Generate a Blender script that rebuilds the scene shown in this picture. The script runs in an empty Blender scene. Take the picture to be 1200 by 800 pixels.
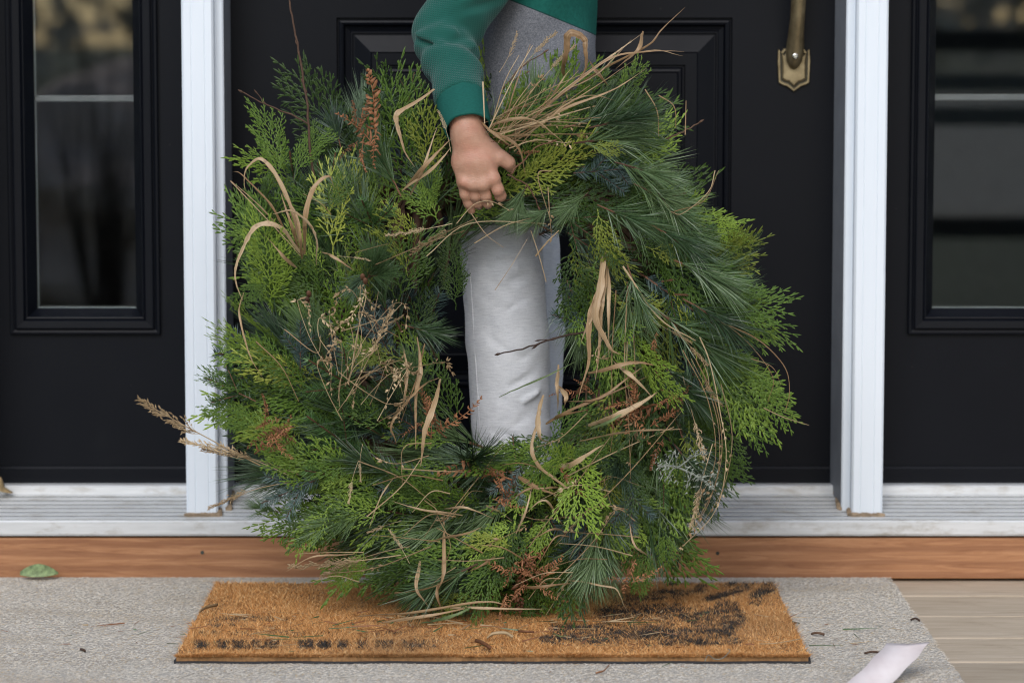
import bpy, bmesh, math, random
import numpy as np
from mathutils import Vector, Matrix, Euler, Quaternion

# ------------------------------------------------------------------ camera, sky, sun, exposure
sc = bpy.context.scene
CY, HC, FPX, TP = -4.5, 0.79, 3500.0, 0.1          # camera distance, height, focal length (px of a 1200 px frame), tan pitch
PITCH = math.atan(TP)
cam_d = bpy.data.cameras.new('camera'); cam = bpy.data.objects.new('camera', cam_d)
sc.collection.objects.link(cam); sc.camera = cam
cam.location = (0, CY, HC); cam.rotation_euler = (math.pi/2 - PITCH, 0, 0)
cam_d.sensor_width = 36; cam_d.lens = FPX/1200*36
cam_d.clip_start = 0.05; cam_d.clip_end = 5000
cam_d.dof.use_dof = True; cam_d.dof.focus_distance = 3.99; cam_d.dof.aperture_fstop = 4.5

SUN_EL, SUN_AZ = 36.0, -18.0       # elevation; azimuth measured from straight behind the camera, negative = camera left
wd = bpy.data.worlds.new('World'); sc.world = wd; wd.use_nodes = True
wn = wd.node_tree; wn.nodes.clear()
sky = wn.nodes.new('ShaderNodeTexSky'); sky.sky_type = 'NISHITA'; sky.sun_disc = False
sky.sun_elevation = math.radians(SUN_EL); sky.sun_rotation = math.radians(180 + SUN_AZ)
sky.air_density = 1.0; sky.dust_density = 1.2; sky.ozone_density = 0.6
bg = wn.nodes.new('ShaderNodeBackground'); bg.inputs['Strength'].default_value = 0.115
wo = wn.nodes.new('ShaderNodeOutputWorld')
wn.links.new(sky.outputs[0], bg.inputs[0]); wn.links.new(bg.outputs[0], wo.inputs[0])
sun_d = bpy.data.lights.new('sun', 'SUN'); sun = bpy.data.objects.new('sun', sun_d); sc.collection.objects.link(sun)
sun_d.energy = 1.45; sun_d.angle = math.radians(32); sun_d.color = (1.0, 0.975, 0.95)
a_, e_ = math.radians(SUN_AZ), math.radians(SUN_EL)
sdir = Vector((math.sin(a_)*math.cos(e_), -math.cos(a_)*math.cos(e_), math.sin(e_)))
sun.rotation_euler = (-sdir).to_track_quat('-Z', 'Y').to_euler()
sc.view_settings.view_transform = 'Standard'; sc.view_settings.look = 'None'
sc.view_settings.gamma = 1; sc.view_settings.use_curve_mapping = False
sc.view_settings.exposure = 0.52
sc.render.engine = 'CYCLES'
sc.cycles.max_bounces = 8; sc.cycles.transparent_max_bounces = 12
sc.cycles.use_denoising = True; sc.cycles.pixel_filter_type = 'BLACKMAN_HARRIS'; sc.cycles.filter_width = 1.15

# ------------------------------------------------------------------ helpers
C = sc.collection
rnd = random.Random(7); rng = np.random.default_rng(11)
cp, sp = math.cos(PITCH), math.sin(PITCH)
def at(px, py, Y):
    """point of the place at depth Y seen at a photograph pixel (1200 x 800)"""
    u, v = (px-600)/FPX, (400-py)/FPX
    d = Vector((u, cp + sp*v, -sp + cp*v)); t = (Y-CY)/d.y
    return Vector((0, CY, HC)) + d*t
def XX(px, Y, row=300): return at(px, row, Y).x
def ZZ(py, Y): return at(600, py, Y).z
def proj(p):
    q = Vector(p) - Vector((0, CY, HC)); w = q.y*cp - q.z*sp; v = q.y*sp + q.z*cp
    return 600 + FPX*q.x/w, 400 - FPX*v/w

def link(o, parent=None):
    C.objects.link(o)
    if parent is not None: o.parent = parent
    return o
def tag(o, label=None, cat=None, group=None, kind=None):
    if label: o['label'] = label
    if cat: o['category'] = cat
    if group: o['group'] = group
    if kind: o['kind'] = kind
    return o
def empty(name, loc=(0,0,0)):
    o = bpy.data.objects.new(name, None); o.location = loc; o.empty_display_size = .05
    return link(o)
def mesh_from(name, V, F, mats=None, smooth=False, fm=None):
    me = bpy.data.meshes.new(name); me.from_pydata([tuple(v) for v in V], [], F); me.update()
    for m in (mats if isinstance(mats, (list, tuple)) else [mats]):
        if m is not None: me.materials.append(m)
    if fm is not None: me.polygons.foreach_set('material_index', fm)
    if smooth: me.polygons.foreach_set('use_smooth', [True]*len(me.polygons))
    return me
def np_mesh(name, V, F, mat, smooth=False):
    """fast mesh from numpy arrays: V (n,3), F (m,k)"""
    me = bpy.data.meshes.new(name); n, (m, k) = len(V), F.shape
    me.vertices.add(n); me.vertices.foreach_set('co', np.ascontiguousarray(V, dtype=np.float32).ravel())
    me.loops.add(m*k); me.loops.foreach_set('vertex_index', np.ascontiguousarray(F, dtype=np.int32).ravel())
    me.polygons.add(m); me.polygons.foreach_set('loop_start', np.arange(0, m*k, k, dtype=np.int32))
    me.update(calc_edges=True); me.validate()
    if mat is not None: me.materials.append(mat)
    me.polygons.foreach_set('use_smooth', [smooth]*len(me.polygons))
    return me
def ob(name, me, parent=None, loc=None):
    o = bpy.data.objects.new(name, me); link(o, parent)
    if loc is not None: o.location = loc
    return o
class MB:
    """collects faces for one mesh"""
    def __init__(s): s.V, s.F, s.M = [], [], []
    def face(s, pts, m=0):
        b = len(s.V); s.V += [tuple(p) for p in pts]; s.F.append(tuple(range(b, b+len(pts)))); s.M.append(m)
    def box(s, x0, x1, y0, y1, z0, z1, m=0):
        b = len(s.V)
        s.V += [(x,y,z) for x in (x0,x1) for y in (y0,y1) for z in (z0,z1)]
        for f in ((0,1,3,2),(4,6,7,5),(0,4,5,1),(2,3,7,6),(0,2,6,4),(1,5,7,3)): s.F.append(tuple(b+i for i in f)); s.M.append(m)
    def prism_x(s, prof, x0, x1, m=0, caps=True):
        """closed (y,z) profile extruded along x"""
        n = len(prof); b = len(s.V)
        s.V += [(x0,y,z) for y,z in prof] + [(x1,y,z) for y,z in prof]
        for i in range(n): j=(i+1)%n; s.F.append((b+i,b+j,b+n+j,b+n+i)); s.M.append(m)
        if caps: s.F += [tuple(b+i for i in range(n))[::-1], tuple(b+n+i for i in range(n))]; s.M += [m,m]
    def prism_z(s, prof, z0, z1, m=0):
        n = len(prof); b = len(s.V)
        s.V += [(x,y,z0) for x,y in prof] + [(x,y,z1) for x,y in prof]
        for i in range(n): j=(i+1)%n; s.F.append((b+i,b+j,b+n+j,b+n+i)); s.M.append(m)
        s.F += [tuple(b+i for i in range(n))[::-1], tuple(b+n+i for i in range(n))]; s.M += [m,m]
    def rings(s, x0, x1, z0, z1, prof, m=0, cap=True):
        """nested rectangular frames on a wall facing -y: prof = (inset, y); last one capped"""
        b = len(s.V)
        for d, y in prof: s.V += [(x0+d,y,z0+d),(x1-d,y,z0+d),(x1-d,y,z1-d),(x0+d,y,z1-d)]
        for k in range(len(prof)-1):
            for i in range(4):
                j=(i+1)%4; s.F.append((b+4*k+i,b+4*k+j,b+4*k+4+j,b+4*k+4+i)); s.M.append(m)
        if cap: k=len(prof)-1; s.F.append(tuple(b+4*k+i for i in range(4))); s.M.append(m)
    def tube(s, pts, rad, n=6, m=0, flat=1.0, cap=True):
        pts = [Vector(p) for p in pts]; b = len(s.V); N = len(pts)
        if not hasattr(rad, '__len__'): rad = [rad]*N
        ref = Vector((0.31,0.2,0.93))
        for i, p in enumerate(pts):
            t = (pts[min(i+1,N-1)] - pts[max(i-1,0)]).normalized()
            u = t.cross(ref); u = u.normalized() if u.length>1e-4 else t.orthogonal().normalized(); w = t.cross(u)
            for k in range(n):
                a = 2*math.pi*k/n; s.V.append(tuple(p + (u*math.cos(a)*flat + w*math.sin(a))*rad[i]))
        for i in range(N-1):
            for k in range(n):
                q=(k+1)%n; s.F.append((b+i*n+k,b+i*n+q,b+i*n+n+q,b+i*n+n+k)); s.M.append(m)
        if cap: s.F += [tuple(b+k for k in range(n))[::-1], tuple(b+(N-1)*n+k for k in range(n))]; s.M += [m,m]
    def mesh(s, name, mats, smooth=False): return mesh_from(name, s.V, s.F, mats, smooth, s.M)
    def build(s, name, mats, parent=None, smooth=False, bevel=0, auto=False):
        o = ob(name, s.mesh(name, mats, smooth), parent)
        if bevel:
            md = o.modifiers.new('bevel','BEVEL'); md.width = bevel; md.segments = 2; md.limit_method = 'ANGLE'; md.angle_limit = math.radians(40)
        return o

# ------------------------------------------------------------------ materials
class NT:
    def __init__(s, name):
        s.m = bpy.data.materials.new(name); s.m.use_nodes = True; s.t = s.m.node_tree
        s.p = s.t.nodes['Principled BSDF']; s.out = s.t.nodes['Material Output']
    def n(s, typ, **kw):
        nd = s.t.nodes.new('ShaderNode'+typ)
        for k, v in kw.items():
            if k.startswith('i_'): 
                key = k[2:]; key = int(key) if key.isdigit() else key.replace('_',' ')
                s.set(nd.inputs[key], v)
            else: setattr(nd, k, v)
        return nd
    def set(s, sock, v):
        if isinstance(v, bpy.types.NodeSocket): s.t.links.new(v, sock)
        else: sock.default_value = v
    def pi(s, **kw):
        for k, v in kw.items(): s.set(s.p.inputs[k.replace('_',' ')], v)
        return s
    def coord(s, scale=(1,1,1), rot=(0,0,0), which='Object', loc=(0,0,0)):
        tc = s.n('TexCoord'); mp = s.n('Mapping'); s.t.links.new(tc.outputs[which], mp.inputs[0])
        mp.inputs['Scale'].default_value = scale; mp.inputs['Rotation'].default_value = rot; mp.inputs['Location'].default_value = loc
        return mp.outputs[0]
    def noise(s, vec, scale=5, detail=4, rough=.55, dist=0):
        nd = s.n('TexNoise', i_Scale=scale, i_Detail=detail, i_Roughness=rough, i_Distortion=dist); s.t.links.new(vec, nd.inputs['Vector'])
        return nd.outputs['Fac']
    def ramp(s, fac, stops):
        r = s.n('ValToRGB'); s.t.links.new(fac, r.inputs[0]); e = r.color_ramp.elements
        while len(e) < len(stops): e.new(.5)
        for q, (pos, col) in zip(e, stops): q.position = pos; q.color = col if len(col)==4 else (*col,1)
        return r.outputs[0]
    def mix(s, fac, a, b, mode='MIX'):
        x = s.n('Mix', data_type='RGBA', blend_type=mode)
        s.set(x.inputs[0], fac)
        for i, v in ((6,a),(7,b)): s.set(x.inputs[i], v if isinstance(v, bpy.types.NodeSocket) or len(v)==4 else (*v,1))
        return x.outputs[2]
    def math(s, op, a, b=0.0, c=0.0):
        x = s.n('Math', operation=op); s.set(x.inputs[0], a); s.set(x.inputs[1], b); s.set(x.inputs[2], c); return x.outputs[0]
    def bump(s, h, strength=.5, dist=.001, normal=None):
        b = s.n('Bump', i_Strength=strength, i_Distance=dist); s.t.links.new(h, b.inputs['Height'])
        if normal is not None: s.t.links.new(normal, b.inputs['Normal'])
        s.t.links.new(b.outputs[0], s.p.inputs['Normal']); return b.outputs[0]
def srgb(r, g, b):
    f = lambda c: (c/255/12.92 if c/255 <= .04045 else ((c/255+.055)/1.055)**2.4)
    return (f(r), f(g), f(b))
M = {}
def simple(name, col, rough=.5, var=.15, scale=30, bump=.0, metal=0, which='Object', spec=.5):
    t = NT(name); v = t.coord(which=which); f = t.noise(v, scale)
    t.pi(Base_Color=t.ramp(f, [(.3, tuple(c*(1-var) for c in col)), (.7, tuple(min(1,c*(1+var)) for c in col))]), Roughness=rough, Metallic=metal)
    t.p.inputs['Specular IOR Level'].default_value = spec
    if bump: t.bump(f, bump, .001)
    M[name] = t.m; return t.m

# black door paint: faint brush grain, scuffs
t = NT('black_paint'); v = t.coord((60,60,3)); g = t.noise(v, 8, 3); v2 = t.coord((1,1,1)); s2 = t.noise(v2, 9, 6, .65)
t.pi(Base_Color=t.mix(t.ramp(s2, [(.62,(0,0,0)),(.8,(1,1,1))]), (.0024,.0032,.0058), (.0045,.0055,.0080)), Roughness=t.math('MULTIPLY_ADD', s2, .25, .30))
vo = t.n('TexVoronoi', i_Scale=48.0); t.t.links.new(t.coord(loc=(.3,0,.7)), vo.inputs['Vector']); msk = t.ramp(t.noise(t.coord(loc=(2,0,5)), 5, 4), [(.56,(0,0,0)),(.66,(1,1,1))])
spk = t.mix(1.0, t.ramp(vo.outputs['Distance'], [(.03,(1,1,1)),(.085,(0,0,0))]), msk, 'MULTIPLY'); prevc = t.p.inputs['Base Color'].links[0].from_socket; t.pi(Base_Color=t.mix(t.math('MULTIPLY', spk, .9), prevc, (.06,.058,.055)))
t.bump(t.math('ADD', g, t.math('MULTIPLY', s2, .6)), .10, .001); t.p.inputs['Specular IOR Level'].default_value=.16; M['door'] = t.m
# white vinyl trim
t = NT('white_trim'); v = t.coord((14,14,1.2)); g = t.noise(v, 6, 5); d = t.noise(t.coord(), 34, 5, .7)
t.pi(Base_Color=t.mix(t.ramp(d, [(.72,(0,0,0)),(.85,(.35,.35,.35))]), t.ramp(g, [(.3,(.71,.77,.83)),(.7,(.735,.79,.85))]), (.5,.45,.38)), Roughness=.42)
t.bump(g, .02, .001); M['white'] = t.m
simple('weatherstrip', (.22,.235,.26), .6, .1)
# aluminium threshold, dirty in random patches
t = NT('threshold_metal'); v = t.coord((3,40,40)); g = t.noise(v, 5, 5); d = t.noise(t.coord((1,3,3)), 18, 6, .7)
t.pi(Base_Color=t.mix(t.ramp(d, [(.52,(0,0,0)),(.75,(.75,.75,.75))]), t.ramp(g, [(.3,(.55,.56,.56)),(.7,(.66,.67,.675))]), (.30,.26,.20)), Roughness=.45, Metallic=.15)
M['threshold'] = t.m
simple('groove_shade', (.045,.05,.042), .9, .5, 60); simple('caulk', (.27,.20,.13), .8, .4, 120, .4)
# cedar sill board
t = NT('cedar_board'); v = t.coord((1.6,22,22)); w = t.noise(v, 4.5, 8, .68, 1.6)
wv = t.n('TexWave', wave_type='BANDS', bands_direction='Z', i_Scale=7.0, i_Distortion=9.0, i_Detail=3.0, i_Detail_Scale=.6); t.t.links.new(t.coord((.35,1,2.2)), wv.inputs['Vector'])
c1 = t.ramp(w, [(.25,(.20,.075,.028)),(.5,(.36,.165,.072)),(.75,(.48,.245,.12))])
c2 = t.mix(t.math('MULTIPLY', t.ramp(wv.outputs['Fac'], [(.45,(0,0,0)),(.85,(1,1,1))]), .5), c1, (.20,.075,.03))
kn = t.n('TexVoronoi', i_Scale=2.6); t.t.links.new(t.coord((.7,1,2.4), loc=(.35,0,.1)), kn.inputs['Vector'])
c3 = t.mix(t.ramp(kn.outputs['Distance'], [(.02,(1,1,1)),(.07,(0,0,0))]), c2, (.07,.03,.014))
t.pi(Base_Color=c3, Roughness=.62); t.bump(w, .35, .002); M['cedar'] = t.m
# weathered deck board
t = NT('deck_board'); v = t.coord((2.2,26,26)); w = t.noise(v, 3, 8, .6, 1.2); oi = t.n('ObjectInfo'); d = t.noise(t.coord(), 13, 6, .7)
c1 = t.ramp(w, [(.25,(.34,.265,.185)),(.5,(.45,.365,.265)),(.8,(.54,.45,.345))])
c1 = t.mix(t.ramp(d, [(.58,(0,0,0)),(.75,(.7,.7,.7))]), c1, (.30,.23,.165))
hs = t.n('HueSaturation'); t.t.links.new(c1, hs.inputs['Color']); t.set(hs.inputs['Value'], t.math('MULTIPLY_ADD', oi.outputs['Random'], .22, .89))
t.pi(Base_Color=hs.outputs[0], Roughness=.75); t.bump(w, .4, .003); M['deck'] = t.m
# grey rug
t = NT('rug_weave'); v = t.coord((1,2.2,1)); f1 = t.noise(v, 330, 3, .7); f2 = t.noise(t.coord(), 9, 6, .62); f3 = t.noise(v, 120, 4, .7); f4 = t.noise(t.coord((1,1.6,1), loc=(3,1,0)), 4.5, 5, .6)
c1 = t.ramp(f1, [(.3,(.30,.27,.235)),(.48,(.45,.415,.365)),(.7,(.58,.545,.49))])
c1 = t.mix(t.ramp(f3, [(.58,(0,0,0)),(.72,(.55,.55,.55))]), c1, (.33,.23,.13))
c1 = t.mix(t.ramp(f2, [(.5,(0,0,0)),(.78,(.6,.6,.6))]), c1, (.26,.215,.165))
c1 = t.mix(t.ramp(f4, [(.56,(0,0,0)),(.75,(.45,.45,.45))]), c1, (.27,.20,.13))
t.pi(Base_Color=c1, Roughness=.95); t.p.inputs['Specular IOR Level'].default_value=.15; t.bump(t.math('ADD', f1, f3), .4, .002); M['rug'] = t.m
t = NT('rug_fibre'); at_ = t.n('Attribute', attribute_name='tint'); t.pi(Base_Color=at_.outputs['Color'], Roughness=.9); t.p.inputs['Specular IOR Level'].default_value=.15; M['fibre'] = t.m
simple('rubber', (.022,.022,.025), .8, .2)
simple('coir_base', (.26,.14,.058), .95, .3, 200, .4)
t = NT('brass'); f = t.noise(t.coord(), 60, 4); t.pi(Base_Color=t.ramp(f, [(.35,(.20,.155,.085)),(.65,(.33,.265,.155))]), Roughness=.42, Metallic=.75); M['brass'] = t.m
simple('brass_patina', (.045,.038,.02), .7, .3); simple('steel', (.55,.55,.53), .25, .1, 20, 0, 1)
t = NT('glass'); t.pi(Base_Color=(.93,.97,.95,1), Roughness=.015, IOR=1.6); t.p.inputs['Transmission Weight'].default_value = 1; M['glass'] = t.m
simple('spacer', (.62,.66,.68), .4, .05); simple('muntin', (.23,.235,.245), .4, .05)
simple('hall_wall', (.10,.095,.085), .8, .1); simple('hall_floor', (.05,.04,.033), .4, .2)
simple('siding', (.42,.43,.43), .6, .05, 8)

# foliage materials: colour varies per object and along the mesh
def leaf(name, stops, rough=.5, trans=.15, var=.55, scale=160, spec=.4):
    t = NT(name); oi = t.n('ObjectInfo'); f = t.noise(t.coord(), scale, 3)
    x = t.math('ADD', t.math('MULTIPLY', f, .55), t.math('MULTIPLY', oi.outputs['Random'], .45))
    c = t.ramp(x, stops)
    hs = t.n('HueSaturation'); t.t.links.new(c, hs.inputs['Color']); t.set(hs.inputs['Value'], t.math('MULTIPLY_ADD', oi.outputs['Random'], var, 1-var/2))
    t.pi(Base_Color=hs.outputs[0], Roughness=rough); t.p.inputs['Specular IOR Level'].default_value = spec
    if trans:
        tr = t.n('BsdfTranslucent'); t.t.links.new(hs.outputs[0], tr.inputs[0]); mx = t.n('MixShader'); mx.inputs[0].default_value = trans
        t.t.links.new(t.p.outputs[0], mx.inputs[1]); t.t.links.new(tr.outputs[0], mx.inputs[2]); t.t.links.new(mx.outputs[0], t.out.inputs[0])
    M[name] = t.m; return t.m
leaf('pine_needle', [(.2,(.022,.052,.020)),(.5,(.066,.122,.043)),(.8,(.17,.240,.105))], .36, .12, .5, 260, .6)
leaf('pine_blue', [(.2,(.034,.068,.040)),(.5,(.085,.140,.080)),(.8,(.19,.26,.165))], .36, .12, .5, 260, .6)
leaf('cedar_leaf', [(.2,(.018,.046,.007)),(.5,(.074,.140,.015)),(.8,(.21,.300,.040))], .5)
leaf('cedar_yellow', [(.2,(.090,.125,.015)),(.5,(.190,.235,.030)),(.8,(.30,.33,.06))], .5)
leaf('fir_needle', [(.2,(.020,.056,.016)),(.5,(.048,.110,.030)),(.8,(.090,.165,.050))], .4)
leaf('spruce_needle', [(.2,(.036,.070,.062)),(.5,(.085,.135,.125)),(.8,(.18,.24,.225))], .5)
t = NT('dry_blade'); oi = t.n('ObjectInfo'); av = t.n('Attribute', attribute_name='ruv'); mp = t.n('Mapping'); t.t.links.new(av.outputs['Vector'], mp.inputs[0]); mp.inputs['Scale'].default_value=(11,2.5,1)
f1 = t.noise(mp.outputs[0], 1.0, 3); f2 = t.noise(t.coord(), 90, 4, .65); x = t.math('ADD', t.math('MULTIPLY', f1, .75), t.math('MULTIPLY_ADD', oi.outputs['Random'], .30, -.02))
c = t.ramp(x, [(.25,(.19,.105,.045)),(.5,(.40,.26,.135)),(.8,(.60,.46,.29))]); c = t.mix(t.ramp(f2, [(.56,(0,0,0)),(.72,(.7,.7,.7))]), c, (.16,.08,.035))
t.pi(Base_Color=c, Roughness=.5); tr = t.n('BsdfTranslucent'); t.t.links.new(c, tr.inputs[0]); mx = t.n('MixShader'); mx.inputs[0].default_value=.2; t.t.links.new(t.p.outputs[0], mx.inputs[1]); t.t.links.new(tr.outputs[0], mx.inputs[2]); t.t.links.new(mx.outputs[0], t.out.inputs[0]); M['dry_blade']=t.m
leaf('dry_seed', [(.2,(.26,.17,.085)),(.5,(.42,.30,.165)),(.8,(.55,.43,.27))], .7, .15, .4, 60)
leaf('dry_fern', [(.2,(.13,.05,.02)),(.5,(.25,.105,.045)),(.8,(.36,.17,.08))], .65, .15, .4)
leaf('twig_bark', [(.2,(.035,.018,.011)),(.5,(.075,.040,.024)),(.8,(.13,.075,.045))], .75, 0)
leaf('red_stem', [(.2,(.05,.022,.012)),(.5,(.095,.042,.022)),(.8,(.15,.07,.036))], .7, 0)
leaf('lichen', [(.2,(.09,.095,.075)),(.5,(.17,.185,.15)),(.8,(.30,.325,.275))], .9, 0, .3, 220)
leaf('green_blade', [(.2,(.09,.14,.05)),(.5,(.17,.23,.09)),(.8,(.27,.33,.15))], .5, .2)

# ------------------------------------------------------------------ the ground, the porch deck, the house front
ZG = -0.55
m = simple('lawn', (.030,.040,.014), .95, .5, 3, .4)
g = MB(); g.face([(-900,-1500,ZG),(900,-1500,ZG),(900,300,ZG),(-900,300,ZG)])
tag(g.build('ground', m), kind='structure')
m = simple('gravel', (.17,.155,.14), .95, .35, 6)
g = MB(); g.face([(-60,-70,ZG+.01),(60,-70,ZG+.01),(60,-16,ZG+.01),(-60,-16,ZG+.01)])
tag(g.build('driveway', m), kind='structure')

deck = MB(); deck.box(-3,3,-2.9,.3,ZG,-.036)
dk = tag(deck.build('porch_deck', M['cedar']), kind='structure')
pitch = .1555; plank = None
pm = MB(); pm.box(-3,3,-.0755,.0755,-.032,0)
pme = pm.mesh('plank', M['deck'])
for k in range(20):
    y = -.2425 + .0777 - k*pitch
    o = ob('plank', pme, dk, (rnd.uniform(-.0,.0), y, -.004 + rnd.uniform(-.001,.001)))
    md = o.modifiers.new('bevel','BEVEL'); md.width=.004; md.segments=2

# house wall with siding either side of the entrance and above it
X0 = XX(-24,-.05); X1 = XX(1276,-.05)          # outer edges of the sidelights
wall = empty('house_wall', (0,.1,0)); tag(wall, 'pale grey clapboard house wall around the black entrance doors', 'wall')
for (xa,xb,za,zb) in ((-3.2,X0-.16,.0,3.0),(X1+.16,3.2,.0,3.0),(X0-.16,X1+.16,2.24,3.0)):
    z = za
    while z < zb-.01:
        b = MB(); zt = min(z+.13, zb); b.prism_x([(-.135,z),(-.118,zt+.012),(-.06,zt+.012),(-.06,z)], xa, xb)
        b.build('clapboard', M['siding'], wall).location = (0,0,0); z += .13
hall = MB(); hall.box(-3.2,3.2,3.2,3.3,.1,3.0)
tag(hall.build('hall_wall', M['hall_wall']), kind='structure')
hf = MB(); hf.box(-3.2,3.2,.07,3.2,.06,.11); tag(hf.build('hall_floor', M['hall_floor']), kind='structure')
hc = MB(); hc.box(-3.2,3.2,.07,3.3,2.6,2.7); tag(hc.build('hall_ceiling', M['hall_wall']), kind='structure')
for n, s in (('hall_wall',-1),('hall_wall',1)):
    b = MB(); b.box(s*3.2-.05,s*3.2+.05,.05,3.3,.0,3.0); tag(b.build(n, M['hall_wall']), kind='structure')

# ------------------------------------------------------------------ entrance frame: posts, head, threshold, sill board
frame = empty('entrance_frame', (0,-.05,.06)); tag(frame, 'white entrance frame with posts and ridged threshold around the black doors', 'door frame')
def fbuild(mb, name, mat, smooth=False, bevel=0, parent=frame):
    o = mb.build(name, mat, parent, smooth, bevel)
    o.matrix_parent_inverse = Matrix.Translation(-frame.location) if parent is frame else Matrix.Identity(4)
    return o
ZT0 = ZZ(609,-.134)
def slope_z(y): return ZT0 + (ZZ(578,-.03)-ZT0)*((y+.134)/.104)
def post(face0, face1, strip1, side1):
    """front face between face0..face1 (px), recessed strip to strip1, jamb side back to the door at side1 (mirrors itself)"""
    yf, ys = -.118, -.096
    a, b, c = XX(face0,yf), XX(face1,yf), XX(strip1,ys)
    d = XX(side1, -.004); s = 1 if b > a else -1
    g1, g2 = a + (b-a)*.30, a + (b-a)*.72
    gw, gd = .0010*s, .0007
    prof = [(a,yf+.003),(a+.003*s,yf),(g1-gw,yf),(g1,yf+gd),(g1+gw,yf),(g2-gw,yf),(g2,yf+gd),(g2+gw,yf),(b-.003*s,yf),(b,yf+.003),(b,ys),(c-.002*s,ys),(c,ys+.002),(c,-.034),(c-.004*s,-.03),(c-.004*s,.06),(a,.06)]
    if s < 0: prof = prof[::-1]
    mb = MB(); mb.prism_z(prof, .084, 2.16)
    o = fbuild(mb, 'post', M['white'])
    w = MB(); pr = [(c-.0035*s,-.094),(c+.0005*s,-.094),(d,-.012),(d,-.003),(c-.0035*s,-.003)]
    if s < 0: pr = pr[::-1]
    w.prism_z(pr, .1, 2.12); fbuild(w, 'weatherstrip', M['weatherstrip'])
    # caulk round the foot
    cm = MB(); zb = slope_z(yf)
    for k in range(26):
        x = a + (b-a)*(k+.5)/26 + rnd.uniform(-.001,.001); r = rnd.uniform(.0018,.0042)
        cm.tube([(x-.004,yf-.001,zb+.002),(x+.004,yf-.001,zb+.001)],[r,r*.9],6)
    for k in range(20):
        y = yf + .088*(k+.5)/20; x = (b if y < ys else c) + .0015*s; r = rnd.uniform(.002,.006)
        cm.tube([(x,y-.004,slope_z(y)+.002),(x,y+.004,slope_z(y)+.002)],[r,r*.8],6)
    fbuild(cm, 'caulk', M['caulk'])
post(215.2,252.5,264,272.5)
post(1038,1001,989,975.5)
# outer posts beyond the frame of the picture
for (xa,xb) in ((X0-.16,X0),(X1,X1+.16)):
    mb = MB(); mb.box(xa,xb,-.118,.06,.084,2.16); fbuild(mb,'post',M['white'],bevel=.003)
mb = MB(); mb.box(X0-.16,X1+.16,-.122,.06,2.163,2.24); fbuild(mb,'head_trim',M['white'],bevel=.003)
# threshold: nose, ridges, raised strip against the doors
prof = [(-.135,ZZ(627.5,-.135)),(-.1365,ZZ(625,-.135)),(-.1365,ZT0-.003),(-.134,ZT0)]
gy = [-.1325,-.118,-.1035,-.088,-.0735,-.058,-.043]
for y in gy:
    prof += [(y-.0014,slope_z(y-.0014)),(y-.0009,slope_z(y)-.004),(y+.0032,slope_z(y)-.004),(y+.0038,slope_z(y+.0038))]
prof += [(-.032,slope_z(-.032)),(-.031,ZZ(568.5,-.03)-.002),(-.029,ZZ(568.5,-.03)),(.06,ZZ(568.5,-.03)),(.06,ZZ(627.5,-.135))]
mb = MB(); mb.prism_x(prof, X0-.16, X1+.16); th = fbuild(mb,'threshold',M['threshold'])
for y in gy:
    b = MB(); z = slope_z(y); b.box(X0-.15,X1+.15,y+.0012,y+.0033,z-.0039,z-.0001); q = fbuild(b,'groove_shade',M['groove_shade'],parent=th)  # dark strip paints the shade on the back wall of each groove
# rain drip line of shadow under the nose, then the sill board
board = MB(); board.box(-2.9,2.9,-.130,-.06,.0,ZZ(629.5,-.13)); bo = board.build('sill_board', M['cedar'], bevel=.002)
tag(bo, 'reddish cedar board running under the white threshold', 'board')
for (px,py) in ((237,647),(841,648)):
    p = at(px,py,-.131); b = MB(); b.tube([p,p+Vector((0,.004,0))],[.0028,.0028],8); b.build('nail_head', M['groove_shade'], bo)

# ------------------------------------------------------------------ doors
ZD = ZZ(566,0)           # bottom of the door leaves
def sweep(parent, xa, xb):
    b = MB(); zz = ZZ(546,0)
    b.prism_x([(-.006,ZD+.001),(-.006,zz-.003),(-.004,zz),(.0,zz),(.0,ZD+.001)], xa, xb); return b.build('door_sweep', M['door'], parent)
door = empty('front_door', (XX(622,0),0,ZD)); tag(door, 'black panelled front door behind the wreath with antique brass pull handle', 'door')
def dbuild(mb, name, mats, parent=door, top=door, **k):
    o = mb.build(name, mats, parent, **k)
    if parent is top: o.matrix_parent_inverse = Matrix.Translation(-top.location)
    return o
dx0, dx1 = XX(267,0), XX(980,0); DT = ZD + 2.03
px0, px1 = XX(395,0,140), XX(857.5,0,140)
pz = [(ZZ(455,0), ZZ(21,0)), (ZZ(21,0)+.135, DT-.15)]
slab = MB()
# face pieces round the two panels
slab.box(dx0,dx1,.012,.045,ZD,DT)
for (xa,xb,za,zb) in ((dx0,px0,ZD,DT),(px1,dx1,ZD,DT),(px0,px1,ZD,pz[0][0]),(px0,px1,pz[0][1],pz[1][0]),(px0,px1,pz[1][1],DT)):
    slab.face([(xa,0,za),(xb,0,za),(xb,0,zb),(xa,0,zb)])
dbuild(slab,'door_leaf',M['door'])
k = .00129
pprof = [(0,0),(1.0,.005),(2.2,.005),(3.4,.0012),(5.5,.0),(8.0,.0012),(10,.008),(15.5,.010),(16.5,.0085),(18,.0085),(19,.0105),(20.5,.0105),(38,.0005),(39.5,-.0003),(41,.0008),(54.5,.0008),(55.3,.005),(57.5,.005),(59.5,.0012),(62,.0002),(64,.0014)]
for (za,zb) in pz:
    b = MB(); b.rings(px0,px1,za,zb,[(d*k,y) for d,y in pprof]); dbuild(b,'door_panel',M['door'])
sw = sweep(door,dx0,dx1); sw.matrix_parent_inverse = Matrix.Translation(-door.location)

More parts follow.
